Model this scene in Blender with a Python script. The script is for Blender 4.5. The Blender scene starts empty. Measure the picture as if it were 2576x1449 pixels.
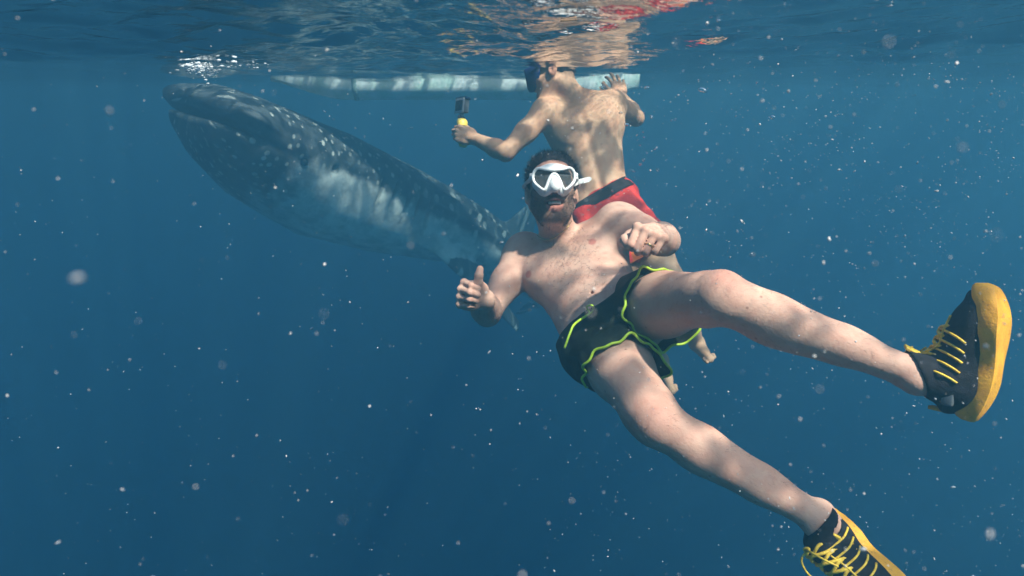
import bpy, math
import numpy as np
from mathutils import Vector, Matrix
from mathutils.bvhtree import BVHTree

S = bpy.context.scene
C = S.collection
rng = np.random.default_rng(11)
R = math.radians

# ------------------------------------------------------------------ camera, sky, sun, exposure
PITCH = R(17.8)
CAM = np.array((0.0, 0.0, -0.10))
cam = bpy.data.cameras.new('camera')
camo = bpy.data.objects.new('camera', cam)
C.objects.link(camo)
cam.sensor_width = 36
cam.lens = 18 * 1535 / 1288.0
cam.clip_start, cam.clip_end = 0.02, 400
cam.dof.use_dof = True
cam.dof.focus_distance = 1.6
cam.dof.aperture_fstop = 5.0
camo.location = CAM
camo.rotation_euler = (math.pi / 2 - PITCH, 0, 0)
S.camera = camo

SUN = Vector((.36, -.40, .85)).normalized()
w = bpy.data.worlds.new('World')
S.world = w
w.use_nodes = True
sky = w.node_tree.nodes.new('ShaderNodeTexSky')
sky.sky_type = 'NISHITA'
sky.sun_disc = False
sky.sun_elevation = math.asin(SUN.z)
sky.sun_rotation = math.atan2(SUN.x, SUN.y)
bg = w.node_tree.nodes['Background']
w.node_tree.links.new(sky.outputs[0], bg.inputs[0])
bg.inputs[1].default_value = .15
sun = bpy.data.lights.new('sun', 'SUN')
sun.energy = 5.0
sun.angle = R(1.8)
sun.color = (1, .90, .78)
suno = bpy.data.objects.new('sun', sun)
C.objects.link(suno)
suno.rotation_euler = SUN.to_track_quat('Z', 'Y').to_euler()
vs = S.view_settings
vs.view_transform, vs.look, vs.exposure, vs.gamma = 'Standard', 'None', 1.68, 1
vs.use_curve_mapping = False
S.cycles.use_denoising = True
S.cycles.volume_bounces = 4
S.cycles.max_bounces = 12
S.cycles.transparent_max_bounces = 12
S.cycles.sample_clamp_indirect = 6
S.cycles.caustics_reflective = False
S.cycles.caustics_refractive = False

# ------------------------------------------------------------------ helpers
RT = np.array((1., 0, 0))
UP = np.array((0, math.sin(PITCH), math.cos(PITCH)))
FW = np.array((0, math.cos(PITCH), -math.sin(PITCH)))


def P(px, py, d):
    """A point on the photograph (2576 px wide) at d metres in front of the camera, in world metres."""
    return CAM + RT * ((px - 1288) / 1535 * d) - UP * ((py - 724.5) / 1535 * d) + FW * d


def dirc(x, y, z):
    """x right, y up, z towards the viewer."""
    return nrm(RT * x + UP * y - FW * z)


def nrm(v):
    v = np.asarray(v, float)
    return v / np.linalg.norm(v)


def mk(name, v, f, mat=None, parent=None, smooth=True):
    """ONE mesh object from world-space points."""
    v = np.asarray(v, float).reshape(-1, 3)
    org = np.array(parent['_o']) if parent is not None else np.zeros(3)
    me = bpy.data.meshes.new(name)
    if isinstance(f, np.ndarray) and f.ndim == 2:
        n, k = f.shape
        me.vertices.add(len(v))
        me.vertices.foreach_set('co', (v - org).astype(np.float32).ravel())
        me.loops.add(n * k)
        me.loops.foreach_set('vertex_index', f.astype(np.int32).ravel())
        me.polygons.add(n)
        me.polygons.foreach_set('loop_start', np.arange(0, n * k, k, dtype=np.int32))
        me.update(calc_edges=True)
        me.validate()
    else:
        me.from_pydata((v - org).tolist(), [], [list(map(int, q)) for q in f])
    me.polygons.foreach_set('use_smooth', [smooth] * len(me.polygons))
    if mat:
        me.materials.append(mat)
    o = bpy.data.objects.new(name, me)
    C.objects.link(o)
    if parent is not None:
        o.parent = parent
        o['_o'] = list(org)
    return o


def empty(name, loc, label, cat, group=None):
    o = bpy.data.objects.new(name, None)
    C.objects.link(o)
    o.location = loc
    o['_o'] = [float(x) for x in loc]
    tag(o, label, cat, group)
    return o


def tag(o, label=None, cat=None, group=None, kind=None):
    for k, val in (('label', label), ('category', cat), ('group', group), ('kind', kind)):
        if val:
            o[k] = val
    return o


def attr(o, name, vals):
    a = o.data.attributes.new(name, 'FLOAT', 'POINT')
    a.data.foreach_set('value', np.asarray(vals, np.float32))


def join(parts):
    vs_, fs_, n = [], [], 0
    for v, f in parts:
        v = np.asarray(v, float).reshape(-1, 3)
        vs_.append(v)
        fs_ += [[int(i) + n for i in q] for q in f]
        n += len(v)
    return np.concatenate(vs_), fs_


def grid_faces(n, m, closed=True, base=0):
    """Quads of n rings with m points each."""
    f = []
    for i in range(n - 1):
        for j in range(m if closed else m - 1):
            a, b = base + i * m + j, base + i * m + (j + 1) % m
            f.append((a, b, b + m, a + m))
    return f


def loft(rings, cap=True):
    m = len(rings[0])
    v = np.concatenate([np.asarray(r, float) for r in rings])
    f = grid_faces(len(rings), m)
    if cap:
        f.append(tuple(range(m))[::-1])
        f.append(tuple(range((len(rings) - 1) * m, len(rings) * m)))
    return v, f


def curve(pts, n=40, closed=False):
    """Catmull-Rom through pts."""
    p = np.asarray(pts, float)
    k = len(p)
    if closed:
        p = np.concatenate([p[-1:], p, p[:2]])
        seg = k
    else:
        p = np.concatenate([2 * p[:1] - p[1:2], p, 2 * p[-1:] - p[-2:-1]])
        seg = k - 1
    u = np.linspace(0, seg, n, endpoint=not closed)
    i = np.minimum(u.astype(int), seg - 1)
    t = (u - i)[:, None]
    a, b, c, d = p[i], p[i + 1], p[i + 2], p[i + 3]
    return .5 * (2 * b + (c - a) * t + (2 * a - 5 * b + 4 * c - d) * t ** 2 + (3 * b - a - 3 * c + d) * t ** 3)


def tube(pts, r, sides=8, closed=False, flat=None):
    p = np.asarray(pts, float)
    n = len(p)
    r = np.broadcast_to(np.asarray(r, float), (n,))
    tan = np.roll(p, -1, 0) - np.roll(p, 1, 0)
    if not closed:
        tan[0], tan[-1] = p[1] - p[0], p[-1] - p[-2]
    tan /= np.linalg.norm(tan, axis=1)[:, None] + 1e-12
    ref = np.array((0, 0, 1.)) if abs(tan[0][2]) < .8 else np.array((1., 0, 0))
    nn = nrm(np.cross(tan[0], ref))
    rings = []
    for i in range(n):
        nn = nrm(nn - tan[i] * nn.dot(tan[i]))
        bb = np.cross(tan[i], nn)
        q = 1 if flat is None else flat
        rings.append([p[i] + r[i] * (math.cos(a) * nn + q * math.sin(a) * bb) for a in np.linspace(0, 2 * math.pi, sides, endpoint=False)])
    if closed:
        v = np.concatenate(rings)
        f = grid_faces(n, sides)
        f += [((n - 1) * sides + j, (n - 1) * sides + (j + 1) % sides, (j + 1) % sides, j) for j in range(sides)]
        return v, f
    return loft(rings)


def rbox(c, ax, half, bev):
    """A box with bevelled edges: axes ax (3 rows), half sizes."""
    import bmesh
    b = bmesh.new()
    bmesh.ops.create_cube(b, size=2)
    for q in b.verts:
        q.co = Vector((q.co.x * half[0], q.co.y * half[1], q.co.z * half[2]))
    if bev:
        bmesh.ops.bevel(b, geom=b.edges[:], offset=bev, segments=2, affect='EDGES', profile=.6)
    b.verts.index_update()
    ax = np.asarray(ax)
    v = np.array([np.asarray(c) + q.co.x * ax[0] + q.co.y * ax[1] + q.co.z * ax[2] for q in b.verts])
    f = [[q.index for q in g.verts] for g in b.faces]
    b.free()
    return v, f


def frame(y, x):
    """Right-handed axes from a main direction y and a rough side direction x: rows x, y, z."""
    y = nrm(y)
    x = nrm(np.asarray(x) - y * y.dot(x))
    return np.array((x, y, np.cross(x, y)))


class Solid:
    """Smooth unions of rounded shapes, meshed as one continuous surface (surface nets)."""

    def __init__(s):
        s.q = []

    def add(s, fn, lo, hi, k, op=0):
        s.q.append((fn, np.asarray(lo) - .02, np.asarray(hi) + .02, k, op))

    def cone(s, a, b, ra, rb, k=.02, op=0):
        a, b = np.asarray(a, float), np.asarray(b, float)
        d = b - a
        L = d.dot(d)

        def fn(X, Y, Z):
            x, y, z = X - a[0], Y - a[1], Z - a[2]
            t = np.clip((x * d[0] + y * d[1] + z * d[2]) / L, 0, 1)
            return np.sqrt((x - t * d[0]) ** 2 + (y - t * d[1]) ** 2 + (z - t * d[2]) ** 2) - (ra + (rb - ra) * t)
        m = max(ra, rb) + k
        s.add(fn, np.minimum(a, b) - m, np.maximum(a, b) + m, k, op)

    def chain(s, pts, rs, k=.02):
        for i in range(len(pts) - 1):
            s.cone(pts[i], pts[i + 1], rs[i], rs[i + 1], k)

    def ell(s, c, r, ax, k=.02, op=0):
        c, r, ax = np.asarray(c, float), np.asarray(r, float), np.asarray(ax, float)

        def fn(X, Y, Z):
            x, y, z = X - c[0], Y - c[1], Z - c[2]
            k0 = k1 = 0
            for i in range(3):
                u = x * ax[i][0] + y * ax[i][1] + z * ax[i][2]
                k0 = k0 + (u / r[i]) ** 2
                k1 = k1 + (u / r[i] ** 2) ** 2
            k0 = np.sqrt(k0)
            return k0 * (k0 - 1) / np.maximum(np.sqrt(k1), 1e-6)
        ext = np.sqrt(((ax * r[:, None]) ** 2).sum(0)) + k
        s.add(fn, c - ext, c + ext, k, op)

    def half(s, p, n, lo, hi, k=.004):
        """Cut away what lies on the n side of the plane through p, inside the box lo, hi."""
        p, n = np.asarray(p, float), nrm(n)
        s.add(lambda X, Y, Z: -((X - p[0]) * n[0] + (Y - p[1]) * n[1] + (Z - p[2]) * n[2]), lo, hi, k, 1)

    def mesh(s, h, noise=None):
        solid = [q for q in s.q if q[4] == 0]
        lo = np.min([q[1] for q in solid], 0) - 3 * h
        hi = np.max([q[2] for q in solid], 0) + 3 * h
        n = np.ceil((hi - lo) / h).astype(int) + 1
        F = np.full(n, 1, np.float32)
        g = [lo[i] + h * np.arange(n[i]) for i in range(3)]
        for fn, a, b, k, op in s.q:
            i0 = np.clip(np.floor((a - lo) / h).astype(int), 0, n)
            i1 = np.clip(np.ceil((b - lo) / h).astype(int) + 1, 0, n)
            if (i1 <= i0).any():
                continue
            sl = tuple(slice(i0[i], i1[i]) for i in range(3))
            X, Y, Z = g[0][sl[0]].astype(np.float32)[:, None, None], g[1][sl[1]].astype(np.float32)[None, :, None], g[2][sl[2]].astype(np.float32)[None, None, :]
            d = fn(X, Y, Z)
            e = F[sl]
            if op == 0:
                hh = np.maximum(k - np.abs(e - d), 0) / k
                F[sl] = np.minimum(e, d) - hh * hh * k * .25
            else:
                hh = np.maximum(k - np.abs(e + d), 0) / k
                F[sl] = np.maximum(e, -d) + hh * hh * k * .25
        return net(F, lo, h)


def net(F, lo, h):
    ins = F < 0
    n = F.shape
    sm = np.zeros([k - 1 for k in n], np.uint8)
    for a in (0, 1):
        for b in (0, 1):
            for c in (0, 1):
                sm += ins[a:n[0] - 1 + a, b:n[1] - 1 + b, c:n[2] - 1 + c]
    lin = np.flatnonzero((sm > 0) & (sm < 8))
    cell = np.stack(np.unravel_index(lin, sm.shape), 1)
    cor = [(a, b, c) for a in (0, 1) for b in (0, 1) for c in (0, 1)]
    val = np.stack([F[cell[:, 0] + a, cell[:, 1] + b, cell[:, 2] + c] for a, b, c in cor], 1)
    acc = np.zeros((len(lin), 3))
    cnt = np.zeros(len(lin))
    for i in range(8):
        for j in range(i + 1, 8):
            d = np.array(cor[j]) - np.array(cor[i])
            if np.abs(d).sum() != 1:
                continue
            vi, vj = val[:, i], val[:, j]
            m = (vi < 0) != (vj < 0)
            t = np.where(m, vi / np.where(m, vi - vj, 1), 0)
            acc += m[:, None] * (np.array(cor[i]) + t[:, None] * d)
            cnt += m
    pos = lo + (cell + acc / cnt[:, None]) * h
    faces = []
    st = np.array((sm.shape[1] * sm.shape[2], sm.shape[2], 1))
    for ax in range(3):
        o1, o2 = (ax + 1) % 3, (ax + 2) % 3
        a = [slice(None)] * 3
        b = [slice(None)] * 3
        a[ax], b[ax] = slice(0, -1), slice(1, None)
        e = np.stack(np.nonzero(ins[tuple(a)] != ins[tuple(b)]), 1)
        ok = (e[:, o1] > 0) & (e[:, o2] > 0) & (e[:, o1] < n[o1] - 1) & (e[:, o2] < n[o2] - 1)
        e = e[ok]
        up = ins[e[:, 0], e[:, 1], e[:, 2]]
        base = e @ st
        q = np.stack([base - st[o1] - st[o2], base - st[o2], base, base - st[o1]], 1)
        q = np.searchsorted(lin, q)
        q[~up] = q[~up][:, ::-1]
        faces.append(q)
    return pos, np.concatenate(faces)


def sstep(a, b, x):
    t = np.clip((x - a) / (b - a), 0, 1)
    return t * t * (3 - 2 * t)


def ico():
    t = (1 + 5 ** .5) / 2
    v = np.array([(-1, t, 0), (1, t, 0), (-1, -t, 0), (1, -t, 0), (0, -1, t), (0, 1, t), (0, -1, -t), (0, 1, -t), (t, 0, -1), (t, 0, 1), (-t, 0, -1), (-t, 0, 1)]) / math.sqrt(1 + t * t)
    f = [(0, 11, 5), (0, 5, 1), (0, 1, 7), (0, 7, 10), (0, 10, 11), (1, 5, 9), (5, 11, 4), (11, 10, 2), (10, 7, 6), (7, 1, 8), (3, 9, 4), (3, 4, 2), (3, 2, 6), (3, 6, 8), (3, 8, 9), (4, 9, 5), (2, 4, 11), (6, 2, 10), (8, 6, 7), (9, 8, 1)]
    return v, np.array(f)


def blades(roots, dirs, lens, wid):
    """Thin tapered hairs: one bent two-triangle strip each."""
    n = len(roots)
    side = np.cross(dirs, rng.normal(size=(n, 3)))
    side /= np.linalg.norm(side, axis=1)[:, None]
    bend = rng.normal(size=(n, 3)) * .25
    L = np.asarray(lens)[:, None]
    mid = roots + dirs * L * .55
    tip = roots + (dirs + bend) * L
    v = np.stack([roots - side * wid, roots + side * wid, mid + side * wid * .8, mid - side * wid * .8, tip], 1).reshape(-1, 3)
    b = np.arange(n)[:, None] * 5
    f = np.concatenate([b + [0, 1, 2], b + [0, 2, 3], b + [3, 2, 4]])
    return v, f


# ------------------------------------------------------------------ materials
def mat(name, base=(.5, .5, .5), rough=.5, **kw):
    m = bpy.data.materials.new(name)
    m.use_nodes = True
    b = m.node_tree.nodes['Principled BSDF']
    b.inputs['Base Color'].default_value = (*base, 1)
    b.inputs['Roughness'].default_value = rough
    for k, val in kw.items():
        b.inputs[k.replace('_', ' ')].default_value = val
    return m


class N:
    def __init__(s, m):
        s.t = m.node_tree
        s.b = s.t.nodes.get('Principled BSDF')

    def new(s, ty, **kw):
        n = s.t.nodes.new(ty)
        for k, val in kw.items():
            setattr(n, k, val)
        return n

    def link(s, a, b):
        s.t.links.new(a, b)

    def set(s, sock, val):
        if hasattr(val, 'is_output'):
            s.link(val, sock)
        else:
            sock.default_value = val

    def noise(s, scale, detail=3, rough=.5, vec=None, dist=0):
        n = s.new('ShaderNodeTexNoise')
        n.inputs['Scale'].default_value = scale
        n.inputs['Detail'].default_value = detail
        n.inputs['Roughness'].default_value = rough
        n.inputs['Distortion'].default_value = dist
        s.link(vec if vec else s.obj(), n.inputs['Vector'])
        return n.outputs['Fac']

    def obj(s):
        return s.new('ShaderNodeTexCoord').outputs['Object']

    def ramp(s, x, a, b, lo=0., hi=1.):
        n = s.new('ShaderNodeMapRange')
        n.interpolation_type = 'SMOOTHSTEP'
        for i, val in enumerate((x, a, b, lo, hi)):
            s.set(n.inputs[i], val)
        return n.outputs[0]

    def math(s, op, a, b=0.):
        n = s.new('ShaderNodeMath', operation=op)
        s.set(n.inputs[0], a)
        s.set(n.inputs[1], b)
        return n.outputs[0]

    def mix(s, f, a, b):
        n = s.new('ShaderNodeMix', data_type='RGBA')
        s.set(n.inputs[0], f)
        for i, c in ((6, a), (7, b)):
            s.set(n.inputs[i], (*c, 1) if isinstance(c, tuple) else c)
        return n.outputs[2]

    def attr(s, name):
        return s.new('ShaderNodeAttribute', attribute_name=name)

    def bump(s, hgt, strength=.3, dist=.01):
        n = s.new('ShaderNodeBump')
        n.inputs['Strength'].default_value = strength
        n.inputs['Distance'].default_value = dist
        s.link(hgt, n.inputs['Height'])
        s.link(n.outputs[0], s.b.inputs['Normal'])


def skin_mat(name, base, pink, dark):
    m = mat(name, base, .55, Specular_IOR_Level=.12)
    n = N(m)
    c = n.mix(n.ramp(n.noise(13, 5, .7), .35, .68), base, tuple(x * y for x, y in zip(base, (.93, .80, .78))))
    c = n.mix(n.ramp(n.noise(55, 3, .6), .56, .72, 0, .22), c, pink)
    vor = n.new('ShaderNodeTexVoronoi')
    vor.inputs['Scale'].default_value = 22
    n.link(n.obj(), vor.inputs['Vector'])
    c = n.mix(n.ramp(vor.outputs['Distance'], .05, .085, .55, 0), c, (.16, .07, .05))
    c = n.mix(n.attr('blush').outputs['Fac'], c, pink)
    c = n.mix(n.math('MULTIPLY', n.attr('stubble_mouth').outputs['Fac'], n.ramp(n.noise(260, 3, .7), .25, .6, .65, 1.)), c, dark)
    n.link(c, n.b.inputs['Base Color'])
    n.b.inputs['Subsurface Weight'].default_value = .06
    n.b.inputs['Subsurface Radius'].default_value = (.012, .005, .003)
    n.b.inputs['Subsurface Scale'].default_value = 1
    n.bump(n.math('ADD', n.noise(140, 3, .6), n.math('MULTIPLY', n.noise(28, 4, .65), 1.8)), .16, .005)
    return m


def cloth_mat(name, base, rough=.7, var=.35, scale=30):
    m = mat(name, base, rough, Specular_IOR_Level=.25)
    n = N(m)
    n.link(n.mix(n.ramp(n.noise(scale, 4), .3, .7), tuple(x * (1 - var) for x in base), tuple(x * (1 + var) for x in base)), n.b.inputs['Base Color'])
    wv = n.noise(900, 2)
    n.bump(n.math('ADD', n.math('MULTIPLY', n.noise(26, 4, .6, dist=.6), 3.), wv), .5, .006)
    return m


def plain_mat(name, base, rough=.5, var=.18, scale=60, bump=.12, **kw):
    m = mat(name, base, rough, **kw)
    n = N(m)
    n.link(n.mix(n.ramp(n.noise(scale, 4, .6), .3, .7), tuple(x * (1 - var) for x in base), tuple(min(1, x * (1 + var)) for x in base)), n.b.inputs['Base Color'])
    if bump:
        n.bump(n.noise(scale * 4, 3), bump, .002)
    return m


SKIN1 = skin_mat('skin_pale', (.62, .385, .295), (.42, .135, .105), (.035, .022, .018))
SKIN2 = skin_mat('skin_tan', (.60, .37, .235), (.45, .16, .11), (.03, .02, .016))
HAIR = plain_mat('hair_dark', (.022, .014, .012), .55, .5, 90, .4)
BLACK = cloth_mat('shorts_black_green', (.015, .024, .017), .75, .45)
LIME = plain_mat('lime_piping', (.42, .62, .03), .5, .15, 80)
RED = cloth_mat('shorts_red', (.82, .05, .035), .6, .2, 14)
ORANGE = cloth_mat('shorts_orange', (.75, .16, .03), .6, .2)
BANDB = cloth_mat('waistband_black', (.02, .016, .017), .7)
RUBBERW = plain_mat('white_silicone', (.80, .80, .79), .32, .04, 40, .03)
RUBBERB = plain_mat('blue_silicone', (.012, .022, .10), .3, .15, 40, .03)
GLASSD = plain_mat('dark_lens', (.022, .026, .026), .12, .2, 20, 0)
LENS = mat('mask_glass', (.11, .12, .12), .08, Specular_IOR_Level=.5)
_n = N(LENS)
_tr = _n.new('ShaderNodeBsdfTransparent')
_tr.inputs[0].default_value = (.62, .64, .62, 1)
_mx = _n.new('ShaderNodeMixShader')
_mx.inputs[0].default_value = .55
_n.link(_n.b.outputs[0], _mx.inputs[1])
_n.link(_tr.outputs[0], _mx.inputs[2])
_n.link(_mx.outputs[0], _n.t.nodes['Material Output'].inputs[0])
GOLD = mat('gold', (.85, .58, .25), .22, Metallic=1.)
SHOEB = cloth_mat('shoe_mesh_black', (.012, .012, .016), .75, .5, 60)
SOLE = mat('sole_yellow', (.86, .43, .03), .6)
_n = N(SOLE)
_c = _n.mix(_n.ramp(_n.noise(30, 4, .6), .3, .7), (.92, .44, .025), (.78, .33, .02))
_c = _n.mix(_n.ramp(_n.noise(120, 5, .75), .57, .70, 0, .75), _c, (.20, .11, .03))
_n.link(_c, _n.b.inputs['Base Color'])
_n.bump(_n.noise(160, 4, .7), .5, .003)
LACE = plain_mat('lace_yellow', (.88, .52, .04), .55, .3, 150, .3)
TOOTH = mat('teeth', (.72, .69, .60), .3)
BRACE = plain_mat('bracelet_steel', (.45, .43, .40), .35, .2, 200, .1, Metallic=.8)
CORD = plain_mat('bracelet_cord', (.05, .035, .03), .7)
GREY = plain_mat('camera_grey', (.10, .11, .12), .4)
SILVER = mat('camera_silver', (.55, .56, .58), .3, Metallic=.7)
GRIP = plain_mat('grip_yellow', (.95, .66, .10), .45, .1)


# ------------------------------------------------------------------ the sea
def water_volume():
    m = bpy.data.materials.new('sea_water')
    m.use_nodes = True
    t = m.node_tree
    t.nodes.clear()
    out = t.nodes.new('ShaderNodeOutputMaterial')
    pv = t.nodes.new('ShaderNodeVolumePrincipled')
    t.links.new(pv.outputs[0], out.inputs['Volume'])
    scat, absb, den = (.029, .087, .118), (.20, .104, .068), .6
    col = [x / den for x in scat]
    pv.inputs['Density'].default_value = den
    pv.inputs['Color'].default_value = (*col, 1)
    pv.inputs['Absorption Color'].default_value = (*[max(0, 1 - a / (den * (1 - c))) ** 2 for a, c in zip(absb, col)], 1)
    pv.inputs['Anisotropy'].default_value = .55
    lo, hi = (-46, -31, -26), (46, 46, .75)
    v = [(x, y, z) for x in (lo[0], hi[0]) for y in (lo[1], hi[1]) for z in (lo[2], hi[2])]
    f = [(0, 1, 3, 2), (4, 6, 7, 5), (0, 4, 5, 1), (2, 3, 7, 6), (0, 2, 6, 4), (1, 5, 7, 3)]
    o = mk('haze', v, f, m, smooth=False)
    o['kind'] = 'stuff'


WAVES = []
_r = np.random.default_rng(5)
for lam, amp, cnt, spread in ((3.2, .020, 3, .5), (1.3, .010, 5, .7), (.55, .0052, 8, .9), (.24, .0034, 12, 1.1), (.11, .0015, 14, 1.3)):
    for k in range(cnt):
        th = _r.normal(1.25, spread)
        kk = 2 * math.pi / lam * _r.uniform(.75, 1.3)
        WAVES.append((kk * math.cos(th), kk * math.sin(th), _r.uniform(0, 6.28), amp * 1.4 / math.sqrt(cnt), lam))


def sea_z(x, y):
    x, y = np.asarray(x, float), np.asarray(y, float)
    z = np.zeros(np.broadcast(x, y).shape)
    d = np.hypot(x, y - 1)
    for kx, ky, ph, a, lam in WAVES:
        z += a * np.sin(kx * x + ky * y + ph) * np.exp(-(d / (lam * 22)) ** 2)
    z += (.10 * sstep(.5, 3.2, x) + .06 * sstep(-1.2, -3.5, x)) * np.exp(-((y - 3.0) / 2.6) ** 2) + .022
    return z


def water_surface():
    n = 620
    t = np.linspace(-1, 1, n)
    ax = np.sign(t) * (np.abs(t) * 2.6 + 41 * np.abs(t) ** 5)
    X, Y = np.meshgrid(ax, ax * .7 + 2.2, indexing='ij')
    v = np.stack([X, Y, sea_z(X, Y)], -1).reshape(-1, 3)
    i = np.arange(n * n).reshape(n, n)
    f = np.stack([i[:-1, :-1], i[1:, :-1], i[1:, 1:], i[:-1, 1:]], -1).reshape(-1, 4)
    m = bpy.data.materials.new('sea_surface')
    m.use_nodes = True
    n_ = N(m)
    m.node_tree.nodes.clear()
    out = n_.new('ShaderNodeOutputMaterial')
    mx = n_.new('ShaderNodeMixShader')
    fr = n_.new('ShaderNodeFresnel')
    tr = n_.new('ShaderNodeBsdfTransparent')
    gl = n_.new('ShaderNodeBsdfGlossy')
    fr.inputs[0].default_value = 1.33
    gl.inputs['Roughness'].default_value = .02
    # focused-light dapples put into the transparent colour: bright nets, dim patches
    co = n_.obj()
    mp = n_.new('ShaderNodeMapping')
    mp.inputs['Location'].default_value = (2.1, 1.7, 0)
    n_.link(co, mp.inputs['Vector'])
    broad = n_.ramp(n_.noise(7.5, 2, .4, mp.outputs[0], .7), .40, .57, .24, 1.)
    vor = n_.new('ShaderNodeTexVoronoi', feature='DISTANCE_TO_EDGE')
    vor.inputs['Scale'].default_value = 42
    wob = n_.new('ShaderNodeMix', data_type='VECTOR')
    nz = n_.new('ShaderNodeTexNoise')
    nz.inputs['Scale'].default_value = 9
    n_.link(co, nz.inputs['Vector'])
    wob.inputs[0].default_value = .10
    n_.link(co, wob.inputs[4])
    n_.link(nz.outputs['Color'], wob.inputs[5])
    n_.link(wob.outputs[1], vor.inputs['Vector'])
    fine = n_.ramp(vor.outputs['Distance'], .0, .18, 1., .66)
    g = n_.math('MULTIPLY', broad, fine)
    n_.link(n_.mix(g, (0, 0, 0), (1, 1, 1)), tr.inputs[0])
    bp = n_.new('ShaderNodeBump')
    bp.inputs['Strength'].default_value = .35
    bp.inputs['Distance'].default_value = .01
    n_.link(n_.noise(22, 3, .5, co), bp.inputs['Height'])
    n_.link(bp.outputs[0], fr.inputs['Normal'])
    n_.link(bp.outputs[0], gl.inputs['Normal'])
    n_.link(fr.outputs[0], mx.inputs[0])
    n_.link(tr.outputs[0], mx.inputs[1])
    n_.link(gl.outputs[0], mx.inputs[2])
    n_.link(mx.outputs[0], out.inputs[0])
    o = mk('water_surface', v, f, m)
    o['kind'] = 'structure'


water_volume()
water_surface()


# ------------------------------------------------------------------ boat hull floating behind
def boat():
    root = empty('wooden_boat', P(1150, 205, 5.5), 'long narrow pale green and white boat hull floating behind the swimmers', 'boat')
    x0, x1 = -1.98, 1.06
    yc = 5.35
    n, m = 60, 26
    rings, inner = [], []
    for i in range(n):
        t = i / (n - 1)
        x = x0 + (x1 - x0) * t
        taper = sstep(0, .32, t) ** .8 * (1 - sstep(.86, 1.0, t) * .85)
        b = .02 + .20 * taper
        keel = -(.015 + .145 * sstep(0, .22, t) ** .7 * (1 - .6 * sstep(.9, 1, t)))
        top = .20 + .12 * (1 - sstep(0, .25, t)) + .05 * sstep(.8, 1, t)
        a = np.linspace(-1, 1, m)
        yy = yc + .10 * (t - .5) + b * np.sign(a) * np.minimum(1, np.abs(a) * 2.6) ** .6 * (1 - .14 * np.clip(np.abs(a) - .38, 0, 1))
        zz = keel + (top - keel) * np.clip((np.abs(a) - .22) / .78, 0, 1)
        rings.append(np.stack([np.full(m, x), yy, zz], 1))
        inner.append(np.stack([np.full(m, x), yc + .1 * (t - .5) + (yy - yc - .1 * (t - .5)) * .9, np.minimum(zz + .02, top)], 1)[::-1])
    v, f = loft([np.concatenate([r, q]) for r, q in zip(rings, inner)])
    h = plain_mat('hull_paint', (.62, .72, .64), .5, .14, 7, .2)
    nn = N(h)
    c = nn.mix(nn.ramp(nn.noise(5, 5, .65), .42, .62), (.88, .92, .88), (.62, .80, .70))
    c = nn.mix(nn.ramp(nn.noise(30, 4, .7), .58, .72, 0, .7), c, (.42, .58, .48))
    nn.link(c, nn.b.inputs['Base Color'])
    mk('hull', v, f, h, root)
    for s in (0, m - 1):
        r = np.array([q[s] for q in rings]) + (0, 0, .012)
        mk('gunwale', *tube(r, .018, 8), plain_mat('gunwale_wood', (.22, .14, .08), .6), root)
    for t in (.2, .42, .64, .82):
        i = int(t * (n - 1))
        a, b = rings[i][1] * 1, rings[i][m - 2] * 1
        c = (a + b) / 2
        mk('seat', *rbox(c - (0, 0, .06), np.eye(3), (.07, abs(b[1] - a[1]) / 2 * .86, .011), .004), plain_mat('seat_wood', (.30, .20, .11), .6), root)
    i = int(.245 * n)
    mk('gap_shadow_band', *tube(np.array([p for p in rings[i]]) * (1, 1, 1) + (0, 0, -.002), .004, 6, flat=6), plain_mat('gap_shadow_dark', (.28, .38, .33), .8), root)  # dark strip on the hull standing in for a gap's shadow


boat()


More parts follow.
